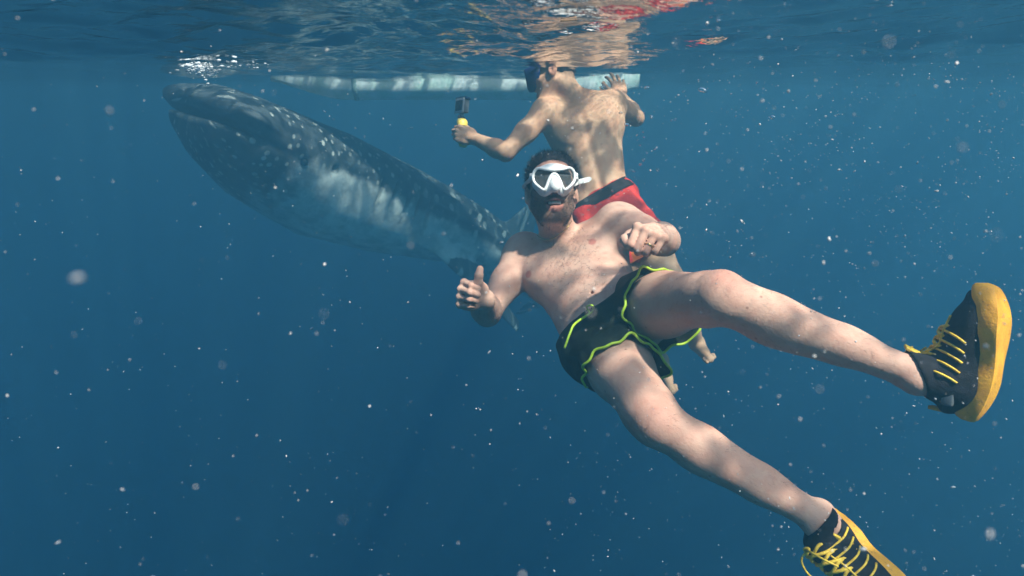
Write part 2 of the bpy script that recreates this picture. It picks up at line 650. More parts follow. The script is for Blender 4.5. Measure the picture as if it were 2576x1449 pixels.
# ------------------------------------------------------------------ whale shark
def shark():
    L = 6.3
    xs = np.array([0, .06, .18, .4, .8, 1.3, 1.9, 2.6, 3.4, 4.2, 5.0, 5.6, 6.0])
    wd = np.array([.36, .43, .47, .49, .48, .42, .34, .275, .21, .175, .10, .065, .04])
    tp = np.array([.085, .13, .165, .21, .27, .285, .27, .24, .19, .18, .11, .075, .05])
    bt = np.array([.105, .19, .275, .36, .41, .34, .22, .17, .14, .10, .09, .06, .04])
    h = .0155
    lo = np.array((-.10, -1.15, -1.0))
    hi = np.array((6.6, 1.15, 1.15))
    n = np.ceil((hi - lo) / h).astype(int) + 1
    gx, gy, gz = [(lo[i] + h * np.arange(n[i])).astype(np.float32) for i in range(3)]
    X, Y, Z = gx[:, None, None], gy[None, :, None], gz[None, None, :]
    W = np.interp(gx, xs, wd)[:, None, None].astype(np.float32)
    T = np.interp(gx, xs, tp)[:, None, None].astype(np.float32)
    B = np.interp(gx, xs, bt)[:, None, None].astype(np.float32)
    H = np.where(Z > 0, T, B)
    F = np.empty(n, np.float32)
    q = (np.abs(Y) / W) ** 2.3 + (np.abs(Z) / H) ** 2.1
    F[:] = (q ** .46 - 1) * np.minimum(W, H) * .8
    ang = np.arctan2(Z / H, np.abs(Y) / W)
    env = (sstep(1.0, 1.6, gx) * (1 - sstep(3.8, 5.2, gx)))[:, None, None].astype(np.float32)
    for a0, am in ((.28, .012), (.62, .014), (.98, .010)):
        F -= env * am * np.exp(-((ang - a0) / .055) ** 2)
    F = np.maximum(F, -(X - .0))              # blunt front

    def smin(d, k):
        hh = np.maximum(k - np.abs(F - d), 0) / k
        return np.minimum(F, d) - hh * hh * k * .25

    def smax(d, k):
        hh = np.maximum(k - np.abs(F + d), 0) / k
        return np.maximum(F, -d) + hh * hh * k * .25

    def ell(c, r):
        x, y, z = (X - c[0]) / r[0], (Y - c[1]) / r[1], (Z - c[2]) / r[2]
        return (np.sqrt(x * x + y * y + z * z) - 1) * min(r)
    # upper lip roll, mouth slit, lower jaw edge
    lip = ell((.07, 0, .012), (.12, .43, .055))
    F = smin(lip, .05)
    F = smax(ell((.0, 0, -.060), (.33, .47, .013)), .02)
    for s in (-1, 1):
        F = smax(ell((.60, s * .51, -.005), (.028, .06, .022)), .015)          # spiracle
        F = smax(ell((.385, s * .50, -.055), (.03, .035, .026)), .012)          # eye socket
        for k in range(5):
            xk = .98 + .095 * k
            yk = s * np.interp(xk, xs, wd)
            zz = .05
            d = np.sqrt(((X - xk - .10 * (Z - zz) ** 2 * 6) / .011) ** 2 + ((Y - yk) / .05) ** 2 + ((Z - zz) / (.20 - .012 * k)) ** 2)
            F = smax((d - 1) * .011, .01)
    # fins: thin swept blades given by outline polygons with rounded thickness

    def fin(origin, along, span, thick, chord0, chord1, length, sweep, k=.05):
        o = np.asarray(origin, float)
        s_ = nrm(span)
        a = nrm(np.asarray(along, float) - s_ * s_.dot(along))
        t_ = np.cross(a, s_)
        x, y, z = X - o[0], Y - o[1], Z - o[2]
        u = x * a[0] + y * a[1] + z * a[2]
        v = x * s_[0] + y * s_[1] + z * s_[2]
        wv = x * t_[0] + y * t_[1] + z * t_[2]
        f = np.clip(v / length, 0, 1)
        ch = chord0 + (chord1 - chord0) * f ** .8
        mid = sweep * f ** 1.25 * length + chord0 * .5 * (1 - f) + chord1 * .5 * f
        th = thick * (1 - .62 * f)
        e = np.sqrt(((u - mid) / (ch * .5)) ** 2 + (wv / th) ** 2)
        d = (e - 1) * th * .9
        d = np.maximum(d, (np.abs(v - length * .5) - length * .5))
        return np.maximum(d, -v - .1)
    Fs = [
        ((2.38, 0, .25), (1, 0, 0), (.35, 0, 1), .045, .56, .16, .40, .25),
        ((4.35, 0, .15), (1, 0, 0), (.3, 0, 1), .025, .30, .08, .20, .4),
        ((4.55, 0, -.10), (1, 0, 0), (.3, 0, -1), .022, .22, .06, .16, .4),
        ((5.75, 0, .02), (1, 0, .25), (1.1, 0, 1), .032, .46, .14, 1.0, .1),
        ((5.75, 0, -.02), (1, 0, -.1), (.25, 0, -1), .030, .36, .12, .58, .25),
    ]
    for s in (-1, 1):
        Fs.append(((1.38, s * .34, -.16), (1, 0, 0), (.88, s * .30, -.37) if s > 0 else (.5, -.85, -.10), .050, .36, .11, 1.0, .06))
        Fs.append(((3.55, s * .16, -.17), (1, 0, 0), (.4, s * .7, -.6), .025, .28, .09, .30, .35))
    for a in Fs:
        F = smin(fin(*a), .045)
    v, f = net(F, lo, h)
    # bend: spine through the water, snout at the surface
    pts = [P(498, 254, 3.10), P(745, 398, 3.60), P(935, 492, 3.98), P(1090, 562, 4.35), P(1225, 632, 4.85), P(1350, 715, 5.6), P(1450, 780, 6.7), P(1525, 840, 8.2)]
    SCL = 1.55
    cv = CAM + (curve(pts, 400) - CAM) * SCL
    seg = np.concatenate([[0], np.cumsum(np.linalg.norm(np.diff(cv, axis=0), axis=1))])
    tan = np.gradient(cv, axis=0)
    tan /= np.linalg.norm(tan, axis=1)[:, None]
    fwd0 = -tan[0]
    up0 = dirc(.427, .887, -.10)
    ups = np.zeros_like(tan)
    for i, tn in enumerate(tan):
        u = up0 * 1.0
        ups[i] = nrm(u - tn * u.dot(tn))
    lats = np.cross(-tan, ups) * -1
    lats = np.cross(ups, -tan)

    def bend(p):
        p = p * SCL
        x = p[:, 0]
        xi = np.clip(x, 0, seg[-1])
        c = np.stack([np.interp(xi, seg, cv[:, i]) for i in range(3)], 1)
        tt = np.stack([np.interp(xi, seg, tan[:, i]) for i in range(3)], 1)
        uu = np.stack([np.interp(xi, seg, ups[:, i]) for i in range(3)], 1)
        ll = np.stack([np.interp(xi, seg, lats[:, i]) for i in range(3)], 1)
        return c + tt * (x - xi)[:, None] + ll * p[:, 1:2] + uu * p[:, 2:3]
    root = empty('whale_shark', cv[150], 'huge spotted grey whale shark with pale flank, mouth at the surface behind the swimmers', 'whale shark')
    m = mat('shark_skin', (.1, .1, .1), .6, Specular_IOR_Level=.1)
    nn = N(m)
    rest = nn.attr('rest')
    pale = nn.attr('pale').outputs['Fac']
    head = nn.attr('head').outputs['Fac']
    vec = rest.outputs['Vector']
    wobn = nn.noise(6, 3, .6, vec)
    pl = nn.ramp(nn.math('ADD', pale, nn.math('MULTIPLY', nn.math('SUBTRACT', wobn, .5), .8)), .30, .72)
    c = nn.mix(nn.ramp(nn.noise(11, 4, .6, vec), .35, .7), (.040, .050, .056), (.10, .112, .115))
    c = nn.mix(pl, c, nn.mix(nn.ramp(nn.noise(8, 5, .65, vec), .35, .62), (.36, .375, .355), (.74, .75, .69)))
    masks = []
    for sc, r0, r1, rnd in ((12.5, .20, .24, .55), (23., .20, .30, .8)):
        vo = nn.new('ShaderNodeTexVoronoi')
        vo.inputs['Scale'].default_value = sc
        vo.inputs['Randomness'].default_value = rnd
        mp = nn.new('ShaderNodeMapping')
        mp.inputs['Scale'].default_value = (1, .62 if sc < 20 else .8, 1)
        nn.link(vec, mp.inputs['Vector'])
        nn.link(mp.outputs[0], vo.inputs['Vector'])
        wn = nn.new('ShaderNodeSeparateColor')
        nn.link(vo.outputs['Color'], wn.inputs[0])
        rad = nn.math('ADD', nn.math('MULTIPLY', wn.outputs[0], .10), r0)
        masks.append(nn.ramp(nn.math('SUBTRACT', vo.outputs['Distance'], rad), -.02, .06, 1., 0.))
    sp = nn.new('ShaderNodeMix', data_type='FLOAT')
    nn.link(head, sp.inputs[0])
    nn.link(masks[0], sp.inputs[2])
    nn.link(masks[1], sp.inputs[3])
    wave = nn.new('ShaderNodeTexWave', bands_direction='X')
    wave.inputs['Scale'].default_value = 1.5
    wave.inputs['Distortion'].default_value = 2.
    wave.inputs['Detail'].default_value = 1
    nn.link(vec, wave.inputs['Vector'])
    stripe = nn.ramp(wave.outputs['Fac'], .93, .99, 0, .22)
    spot = nn.math('MULTIPLY', nn.math('MAXIMUM', sp.outputs[0], nn.math('MULTIPLY', stripe, nn.math('SUBTRACT', 1., head))), nn.ramp(pale, .85, .99, .95, 0.))
    c = nn.mix(nn.math('MULTIPLY', spot, nn.ramp(nn.noise(5, 3, .6, vec), .3, .6, .45, 1.)), c, (.58, .59, .53))
    c = nn.mix(nn.attr('dark').outputs['Fac'], c, (.02, .024, .028))
    nn.link(c, nn.b.inputs['Base Color'])
    nn.bump(nn.math('ADD', nn.noise(70, 4, .6), nn.noise(14, 3)), .3, .01)
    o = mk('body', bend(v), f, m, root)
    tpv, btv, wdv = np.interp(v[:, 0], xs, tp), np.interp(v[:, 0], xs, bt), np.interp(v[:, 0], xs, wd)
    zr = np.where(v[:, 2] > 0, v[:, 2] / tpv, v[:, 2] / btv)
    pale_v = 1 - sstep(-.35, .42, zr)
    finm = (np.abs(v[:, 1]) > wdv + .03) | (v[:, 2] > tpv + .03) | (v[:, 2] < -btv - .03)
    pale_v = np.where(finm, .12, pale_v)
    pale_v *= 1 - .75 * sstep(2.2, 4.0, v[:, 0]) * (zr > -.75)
    pale_v = pale_v * (.22 + .78 * sstep(.12, .80, v[:, 0]))  # throat shade put into the pigment: darker towards the snout
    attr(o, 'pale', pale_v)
    attr(o, 'head', 1 - sstep(.9, 1.7, v[:, 0]))
    arc = np.arctan2(v[:, 2], np.abs(v[:, 1])) * .45
    a = o.data.attributes.new('rest', 'FLOAT_VECTOR', 'POINT')
    a.data.foreach_set('vector', np.stack([v[:, 0], arc, np.where(v[:, 1] > 0, 3., 7.)], 1).astype(np.float32).ravel())
    # shade in the openings painted dark: mouth, spiracle, gill slits
    mouth = (v[:, 0] / .33) ** 2 + (v[:, 1] / .47) ** 2 + ((v[:, 2] + .060) / .023) ** 2 < 1.12
    dk = mouth.astype(float) * .75
    for s in (-1, 1):
        dk = np.maximum(dk, .6 * (((v[:, 0] - .60) / .034) ** 2 + ((v[:, 1] - s * .50) / .05) ** 2 + ((v[:, 2] + .005) / .028) ** 2 < 1))
        for k in range(5):
            xk = .98 + .095 * k
            g = (np.abs(v[:, 0] - xk - .6 * (v[:, 2] - .05) ** 2) < .012) & (np.abs(v[:, 2] - .05) < .19) & (v[:, 1] * s > .3)
            dk = np.maximum(dk, .38 * g)
    attr(o, 'dark', dk)
    for s in (-1, 1):
        c0 = np.array((.385, s * .476, -.055))
        i, fi = ico()
        import bmesh
        b = bmesh.new()
        bmesh.ops.create_uvsphere(b, u_segments=16, v_segments=10, radius=.022)
        ev = np.array([q.co[:] for q in b.verts])
        b.verts.index_update()
        ef = [[q.index for q in g.verts] for g in b.faces]
        b.free()
        mk('eye', bend(ev + c0), ef, mat('shark_eye', (.008, .008, .010), .15), root)
    return root


shark()


# ------------------------------------------------------------------ people: shared anatomy
def hand(s, wrist, distal, radial, side, curls, thumb, sc=1.0, spread=.0):
    """Palm, four separate fingers and a thumb from the side of the palm. curls: 4 x (mcp, pip, dip) degrees."""
    d = nrm(distal)
    r = nrm(np.asarray(radial) - d * d.dot(radial))
    z = np.cross(d, r) * side                       # back of the hand
    Q = lambda x, y, zz: wrist + sc * (x * r + y * d + zz * z)
    ax = np.array((r, d, z))
    s.cone(Q(0, -.01, 0), Q(.002, .03, 0), .025 * sc, .026 * sc, .015)
    s.ell(Q(0, .052, -.002), np.array((.041, .050, .0165)) * sc, ax, .012)
    s.cone(Q(-.026, .03, -.002), Q(-.031, .08, 0), .012 * sc, .0105 * sc, .01)
    s.cone(Q(.024, .04, -.002), Q(.030, .088, 0), .0125 * sc, .0105 * sc, .01)
    s.ell(Q(.028, .036, -.012), np.array((.019, .032, .016)) * sc, ax, .012)
    tips = []
    base = ((.031, .090), (.0105, .095), (-.0105, .091), (-.030, .083))
    seg = ((.042, .026, .022), (.046, .030, .023), (.043, .028, .022), (.034, .020, .019))
    rad = (.0092, .0096, .0090, .0080)
    for i in range(4):
        p = Q(base[i][0], base[i][1], .001)
        a = 0
        s.ell(p + z * .002 * sc, np.array((.0108, .0115, .0105)) * sc, ax, .006)
        dr = spread * (1.5 - i) / 1.5
        rr = rad[i] * sc
        js = [p]
        for j in range(3):
            a += R(curls[i][j])
            dv = nrm(math.cos(a) * (d + dr * r) - math.sin(a) * z + (.06 * (1.5 - i) * -r if a > 1 else 0))
            q = p + dv * seg[i][j] * sc
            s.cone(p, q, rr, rr * .93, .0035)
            p, rr = q, rr * .93
            js.append(q)
        tips.append(js)
    tp_ = [Q(*t) for t in thumb]
    s.cone(tp_[0], tp_[1], .0155 * sc, .0122 * sc, .008)
    s.cone(tp_[1], tp_[2], .0118 * sc, .0115 * sc, .005)
    s.cone(tp_[2], tp_[3], .0118 * sc, .0100 * sc, .005)
    return tips


FIST = [(78, 98, 62)] * 4


def head(s, c, ax, smile=True):
    """Head about its own centre: ax rows are right, up, forward."""
    Q = lambda x, y, z: c + x * ax[0] + y * ax[1] + z * ax[2]
    E = lambda p, r, k=.02, op=0: s.ell(Q(*p), r, ax, k, op)
    E((0, .036, -.018), (.075, .080, .094))
    E((0, .052, .018), (.066, .058, .068), .03)
    E((0, -.030, .030), (.062, .078, .064), .03)
    E((0, -.088, .050), (.034, .026, .036), .03)
    for q in (-1, 1):
        s.cone(Q(q * .056, -.045, -.005), Q(q * .020, -.097, .058), .020, .018, .025)
        E((q * .044, -.018, .062), (.022, .018, .020), .02)          # cheekbone
        E((q * .031, .016, .094), (.018, .011, .012), .012, 1)        # eye socket
        E((q * .031, .012, .078), (.0125, .0125, .0125), .004)        # eyeball under the lid
        s.cone(Q(q * .012, .032, .090), Q(q * .048, .032, .076), .009, .008, .014)   # brow
        ea = frame(ax[1] * 1 - ax[2] * .25, ax[0])
        s.ell(Q(q * .078, -.004, -.012), (.011, .034, .021), (ea[0], ea[1], ea[2]), .008)
        s.ell(Q(q * .086, -.002, -.006), (.006, .017, .009), (ea[0], ea[1], ea[2]), .005, 1)
        s.ell(Q(q * .080, -.028, -.006), (.007, .010, .009), (ea[0], ea[1], ea[2]), .006)
        E((q * .014, -.030, .100), (.009, .008, .010), .008)          # nostril wing
    s.cone(Q(0, .020, .092), Q(0, -.022, .112), .009, .013, .014)
    s.cone(Q(-.026, -.052, .084), Q(0, -.0475, .0945), .006, .007, .008)
    s.cone(Q(.026, -.052, .084), Q(0, -.0475, .0945), .006, .007, .008)
    if smile:
        E((.004, -.0625, .092), (.026, .0125, .026), .006, 1)
        for q in (-1, 1):
            E((.004 + q * .021, -.057, .088), (.009, .006, .016), .005, 1)
    s.cone(Q(-.021, -.070, .082), Q(.003, -.0775, .091), .006, .0075, .008)
    s.cone(Q(.026, -.068, .082), Q(.003, -.0775, .091), .006, .0075, .008)
    return Q


def local(v, c, ax):
    return (v - c) @ np.asarray(ax).T


def hair_cap(c, ax, name, parent, seed, front=.075, off=.007, n=5200, ln=.013):
    """Short hair: a rough cap over the skull, its edge along the hairline, with loose strands."""
    s = Solid()
    Q = lambda x, y, z: c + x * ax[0] + y * ax[1] + z * ax[2]
    s.ell(Q(0, .037, -.019), (.075 + off, .081 + off, .095 + off), ax, .02)
    s.ell(Q(0, .054, .016), (.066 + off * .8, .060 + off, .068 + off * .5), ax, .03)
    lo, hi = c - .25, c + .25
    s.half(Q(0, front, .078), ax[2] * .80 - ax[1] * .72, lo, hi, .012)
    s.half(Q(0, -.035, -.05), -ax[1] * 1. + ax[2] * .25, lo, hi, .01)
    s.half(Q(0, -.006, .0), -ax[1] * .85 + ax[2] * .5, lo, hi, .01)
    v, f = s.mesh(.003)
    r = np.random.default_rng(seed)
    lv = local(v, c, ax)
    k = np.zeros(len(v))
    for i in range(24):
        w_ = r.normal(size=3) * np.array((170, 90, 170)) * r.uniform(.3, 1)
        k += np.sin(lv @ w_ + r.uniform(0, 6.28)) / 24 ** .5
    nv = lv - (0, .02, -.01)
    nv /= np.linalg.norm(nv, axis=1)[:, None]
    v2 = v + (nv * (k * .0016)[:, None]) @ np.asarray(ax)
    pick = r.choice(len(v), n)
    dd = nv[pick] * .5 + np.array((0, .1, .45)) + r.normal(size=(n, 3)) * .35
    dd /= np.linalg.norm(dd, axis=1)[:, None]
    bv, bf = blades(v2[pick], dd @ np.asarray(ax), r.uniform(.5, 1.4, n) * ln, .0006)
    V = np.concatenate([v2, bv])
    Fq = [tuple(q) for q in f.tolist()] + [tuple(q) for q in (bf + len(v2)).tolist()]
    return mk(name, V, Fq, HAIR, parent)


def bvh_of(v, f):
    return BVHTree.FromPolygons([Vector(q) for q in v], [tuple(map(int, q)) for q in f])


def hit(tree, px, py, off=0.):
    """Where the line of sight through that pixel meets the surface."""
    d = P(px, py, 1) - CAM
    d = nrm(d)
    p, nm, i, dist = tree.ray_cast(Vector(CAM), Vector(d))
    if p is None:
        return None
    nm = np.array(nm)
    if nm.dot(d) > 0:
        nm = -nm
    return np.array(p) + nm * off


# ------------------------------------------------------------------ the near swimmer
def shoe(parent, heel, a, n, side, ank, kn, name='shoe', seed=0):
    """heel: bottom back of the sole; a: heel to toe; n: out of the sole; side: +1 when the inner edge is on cross(a, n)."""
    a = nrm(a)
    n = nrm(np.asarray(n) - a * a.dot(n))
    t = np.cross(a, n)
    Lh = .272
    Q = lambda x, y, z: heel + a * x + t * y - n * z
    ax = np.array((a, t, -n))
    s = Solid()
    s.ell(Q(.052, 0, .052), (.054, .036, .042), ax, .02)
    s.cone(Q(.055, 0, .055), Q(.19, 0, .042), .036, .036, .02)
    s.ell(Q(.190, side * .004, .040), (.067, .045, .028), ax, .02)
    s.ell(Q(.14, 0, .062), (.075, .034, .033), ax, .03)
    up = nrm(kn - ank)
    u_leg = up
    s.cone(Q(.056, 0, .060), ank, .040, .043, .025)
    s.cone(ank, ank + up * .03, .043, .044, .01)
    s.cone(Q(.075, 0, .10), Q(.155, 0, .064), .030, .022, .03)
    lo, hi = heel - .5, heel + .5
    s.half(ank - up * .006, up - a * .75, lo, hi, .006)
    s.cone(ank - up * .01, ank + up * .05, .0375, .040, .006, 1)
    v, f = s.mesh(.0032)
    lift_ = lambda x: .034 * np.clip((x - .19) / .10, 0, 1) ** 2 + .022 * np.clip((.09 - x) / .09, 0, 1) ** 2
    lx, lz = (v - heel) @ a, -(v - heel) @ n
    v = v - n * (lift_(lx) * (1 - sstep(.05, .10, lz)))[:, None]
    o = mk(name, v, f, SHOEB, parent)
    # sole: outline lofted from the tread to the rand
    k = 64
    out = []
    for j in range(k):
        u = 2 * math.pi * j / k
        x = .5 - .5 * math.cos(u)
        wv = .030 + .019 * sstep(.35, .75, x) - .004 * sstep(.25, .45, x) * (1 - sstep(.5, .7, x))
        yy = math.sin(u)
        yy = math.copysign(abs(yy) ** .62, yy) * wv + side * .008 * sstep(.5, 1, x)
        out.append((x * Lh - .004, yy))
    out = np.array(out)
    rr = np.random.default_rng(seed)
    rings = []
    cx = np.array((.14, 0))
    for zz, g, wob in ((-.003, .04, 0), (-.003, .45, 0), (-.003, .90, 0), (-.002, .99, .3), (.003, 1.02, .5), (.010, 1.03, .5), (.018, 1.02, .3), (.026, .985, .2), (.032, .94, 0), (.028, .88, 0)):
        q = cx + (out - cx) * g
        lift = .034 * np.clip((q[:, 0] - .19) / .10, 0, 1) ** 2 + .022 * np.clip((.09 - q[:, 0]) / .09, 0, 1) ** 2
        edge = 0
        if zz > .016:
            edge = .009 * sstep(.20, .27, q[:, 0]) + .006 * (1 - sstep(.0, .06, q[:, 0])) + .0015 * np.sin(q[:, 0] * 190)
        rings.append(np.array([Q(x, y, zz + l + e) for x, y, l, e in zip(q[:, 0], q[:, 1], lift, np.broadcast_to(edge, lift.shape))]) + wob * .0008 * rr.normal(size=(k, 1)))
    sv, sf = loft(rings)
    so = mk('sole', sv, sf, SOLE, o)
    so.data.set_sharp_from_angle(angle=R(38))
    tree = bvh_of(v, f)

    def on(x, y, off=.003):
        p, nm, i, dist = tree.ray_cast(Vector(Q(x, y, .2)), Vector(n))
        return (np.array(p) if p is not None else Q(x, y, .06)) - n * off
    # laces
    for i, x in enumerate((.080, .101, .122, .143, .164)):
        for sg in (-1, 1):
            y0 = .028 - .0012 * i
            pts = [Q(x - .012, -sg * .0385, .056), on(x - .006, -sg * y0, .003), on(x, -sg * .015, .006), on(x + .004, 0, .007), on(x + .008, sg * .015, .006), on(x + .012, sg * y0, .003), Q(x + .018, sg * .0385, .054)]
            mk('lace', *tube(curve(pts, 12), .0037, 6), LACE, o)
    def side(x, z, sg, off=.003):
        p, nm, i, dist = tree.ray_cast(Vector(Q(x, sg * .2, z)), Vector(t * -sg))
        return (np.array(p) if p is not None else Q(x, sg * .037, z)) + t * sg * off
    for i, x in enumerate((.088, .108, .128, .148, .168)):
        for sg in (-1, 1):
            pts = [on(x + .002, sg * .016, .005), side(x - .004, .082 - .10 * (x - .088), sg), side(x - .012, .062 - .08 * (x - .088), sg), side(x - .020, .048 - .05 * (x - .088), sg)]
            mk('lace', *tube(curve(pts, 12), .0024, 6), LACE, o)
    kn_ = on(.070, 0, .006)
    mk('lace_knot', *tube(curve([kn_ + t * .008, kn_ + a * .006 - n * .006, kn_ - t * .008, kn_ - a * .005 - n * .004], 16, True), .003, 6, True), LACE, o)
    for sg in (-1, 1):
        pts = [kn_, kn_ + t * sg * .020 - n * .012 + a * .01, kn_ + t * sg * .034 - n * .006 + a * .035, kn_ + t * sg * .038 + n * .010 + a * .055]
        mk('lace_end', *tube(curve(pts, 18), .0023, 6), LACE, o)
        mk('lace_cord', *tube(curve([on(.10, sg * .024, .003), on(.13, sg * .028, .004), on(.165, sg * .029, .004), on(.20, sg * .026, .004)], 16), .0022, 6), LACE, o)
    mk('heel_tab', *rbox(Q(.004, 0, .088), np.array((t, -n, a)), (.012, .016, .004), .002), SOLE, o)
    mk('tongue_label', *rbox(ank + up * .006 + a * .046, frame(up * .8 + a * .1, t), (.013, .016, .003), .0015), LACE, o)
    mk('toggle', *rbox(Q(.035, -.040, .062), ax, (.016, .006, .010), .003), GREY, o)
    return o


def swimmer_one():
    root = empty('person', P(1540, 800, 1.75), 'bearded man in white diving mask and black shorts giving a thumbs up', 'person')
    s = Solid()
    notch = P(1395, 586, 2.05)
    pubis = P(1548, 852, 1.64)
    u = nrm(notch - pubis)
    x = dirc(.886, .448, .06)
    ax = frame(u, x)                               # rows: right, up the spine, forward (towards viewer)
    if ax[2].dot(FW) > 0:
        ax[2] *= -1
    T = lambda a, b, c: notch + a * ax[0] + b * ax[1] + c * ax[2]
    E = lambda p, r, k=.03, op=0: s.ell(T(*p), r, ax, k, op)
    shr, shl = P(1322, 634, 2.10), P(1553, 562, 1.99)
    # torso
    E((.012, -.15, -.085), (.160, .19, .098))
    E((.008, -.27, -.085), (.140, .16, .096), .04)
    E((0, -.37, -.082), (.132, .15, .094), .04)
    E((0, -.47, -.088), (.150, .11, .098), .04)
    E((0, -.36, -.040), (.085, .11, .062), .05)                 # belly
    for q, sh in ((-1, shr), (1, shl)):
        E((.012 + q * .078, -.125, -.018), (.088, .068, .036), .03)    # chest muscle
        s.cone(T(q * .035, .035, -.085), sh + ax[1] * .012, .040, .042, .04)  # trapezius to shoulder
        s.cone(T(q * .02, -.005, -.012), sh * .75 + T(q * .02, .0, 0) * .25, .010, .011, .02)   # collar bone
        s.cone(sh, T(.012 + q * .11, -.10, -.07), .058, .075, .05)      # armpit wall
    E((.006, -.37, .020), (.008, .013, .010), .010, 1)                # navel
    # arms
    elr, wrr = P(1226, 788, 1.95), P(1214, 752, 1.70)
    s.chain([shr, shr * .5 + elr * .5, elr], [.060, .049, .040], .03)
    m1 = shr * .5 + elr * .5
    s.ell(m1 + dirc(.2, .0, 1) * .012, (.040, .085, .040), frame(elr - shr, RT), .03)
    s.ell(shr * .88 + elr * .12 + ax[1] * .004, (.062, .075, .060), frame(elr - shr, RT), .03)
    fm = elr * .68 + wrr * .32
    s.chain([elr, fm, wrr * .9 + elr * .1, wrr], [.039, .044, .029, .0265], .02)
    dR, rR = dirc(-.60, .18, .78), dirc(.22, 1, .05)
    wr_hand = wrr
    tr_ = hand(s, wrr, dR, rR, 1, [(72, 100, 65), (76, 100, 65), (80, 100, 60), (84, 98, 60)], ((.024, .030, -.010), (.042, .056, -.018), (.060, .064, -.020), (.078, .062, -.016)), .98)
    ell_, wrl = P(1672, 606, 1.82), P(1643, 590, 1.58)
    m2 = shl * .5 + ell_ * .5
    s.chain([shl, m2, ell_], [.060, .050, .042], .03)
    s.ell(shl * .85 + ell_ * .15, (.063, .075, .062), frame(ell_ - shl, RT), .03)
    fm = ell_ * .65 + wrl * .35
    s.chain([ell_, fm, wrl], [.042, .045, .028], .02)
    dL, rL = dirc(-.30, -.05, .95), dirc(-.86, .40, -.25)
    tl_ = hand(s, wrl, dL, rL, -1, [(70, 92, 55), (74, 95, 55), (76, 95, 55), (76, 95, 55)], ((.026, .030, -.010), (.044, .050, -.022), (.046, .078, -.034), (.034, .098, -.042)), 1.1)
    # legs
    hpr, hpl = P(1515, 862, 1.77), P(1598, 778, 1.78)
    knr, ankr = P(1652, 1062, 1.40), P(2058, 1304, 1.33)
    knl, ankl = P(1815, 748, 1.38), P(2296, 940, 1.27)
    for hp, kn, an, kf, tail in ((hpr, knr, ankr, dirc(-.10, .45, .88), P(2076, 1318, 1.345)), (hpl, knl, ankl, dirc(-.05, .82, .55), P(2312, 952, 1.27))):
        s.chain([hp, hp * .6 + kn * .4, kn * .88 + hp * .12, kn], [.087, .080, .058, .052], .04)
        q = hp * .55 + kn * .45
        s.ell(q + kf * .016, (.059, .15, .057), frame(kn - hp, kf), .04)
        s.ell(kn + kf * .022, (.033, .036, .030), frame(kn - hp, kf), .03)          # kneecap
        s.ell(kn * .82 + an * .18 + kf * .016, (.020, .03, .018), frame(an - kn, kf), .03)
        s.chain([kn, kn * .72 + an * .28, kn * .35 + an * .65, an], [.050, .046, .037, .033], .03)
        s.ell(kn * .68 + an * .32 - kf * .020, (.042, .11, .039), frame(an - kn, kf), .04)   # calf
        s.cone(kn * .85 + an * .15 + kf * .012, kn * .25 + an * .75 + kf * .008, .030, .026, .03)   # shin
        s.cone(an, tail, .034, .036, .02)
        side = nrm(np.cross(an - kn, kf))
        for g in (-1, 1):
            s.ell(an + side * g * .026, (.014, .016, .014), frame(an - kn, kf), .02)
    s.cone(hpr, hpl, .095, .095, .05)
    # head and neck
    hc = P(1388, 482, 1.985)
    hax = frame(dirc(-.015, 1, -.10), dirc(1, .02, 0))
    if hax[2].dot(FW) > 0:
        hax[2] *= -1
    Q = head(s, hc, hax)
    s.cone(T(0, -.03, -.07), Q(0, -.055, -.025), .062, .056, .03)
    s.cone(T(0, .01, -.03), Q(0, -.085, .02), .040, .036, .03)
    for q in (-1, 1):
        s.cone(T(q * .018, -.002, -.012), Q(q * .055, -.035, -.025), .011, .014, .02)
    v, f = s.mesh(.0036)
    body = mk('body', v, f, SKIN1, root)
    tree = bvh_of(v, f)
    # skin markings
    lv = local(v, hc, hax)
    inh = (np.abs(lv[:, 0]) < .10) & (lv[:, 1] > -.14) & (lv[:, 1] < .13) & (np.abs(lv[:, 2]) < .13)
    jaw = (1 - sstep(-.028, -.012, lv[:, 1] + .35 * np.maximum(0, .03 - lv[:, 2]) * 0 - .55 * np.clip(np.abs(lv[:, 0]) - .045, 0, .04) * 1.4)) * sstep(.0, .02, lv[:, 2])
    lips = (((lv[:, 0] - .003) / .027) ** 2 + ((lv[:, 1] + .0665) / .0215) ** 2 < 1) & (lv[:, 2] > .075)
    under = sstep(-.125, -.108, lv[:, 1])
    cheek = 1 - .85 * np.exp(-(((np.abs(lv[:, 0]) - .034) / .018) ** 2 + ((lv[:, 1] + .022) / .018) ** 2))
    beard = inh * jaw * under * cheek * (1 - lips)
    blush = np.zeros(len(v))
    blush = np.maximum(blush, inh * lips * .75)
    blush = np.maximum(blush, inh * .35 * np.exp(-((lv[:, 1] - .075) / .02) ** 2) * (lv[:, 2] > 0))
    mouthin = (((lv[:, 0] - .004) / .021) ** 2 + ((lv[:, 1] + .0625) / .012) ** 2 < 1) & (lv[:, 2] > .05) & (lv[:, 2] < .084)
    stub = np.where(inh & mouthin, .8, beard * .74)  # mouth hollow also painted dark through the beard mask
    for px, py, rr in ((1329, 690, .013), (1490, 608, .013)):
        p = hit(tree, px, py)
        d = np.linalg.norm(v - p, axis=1)
        blush = np.maximum(blush, .85 * (1 - sstep(rr * .75, rr * 1.15, d)))
    for p, rr in ((knl + dirc(-.05, .82, .55) * .05, .045), (knr + dirc(-.1, .45, .88) * .05, .04)):
        blush = np.maximum(blush, .45 * np.exp(-(np.linalg.norm(v - p, axis=1) / rr) ** 2))
    for js in tr_ + tl_:
        for q in js[1:3]:
            blush = np.maximum(blush, .30 * np.exp(-(np.linalg.norm(v - q, axis=1) / .012) ** 2))
    attr(body, 'blush', blush)
    attr(body, 'stubble_mouth', stub)
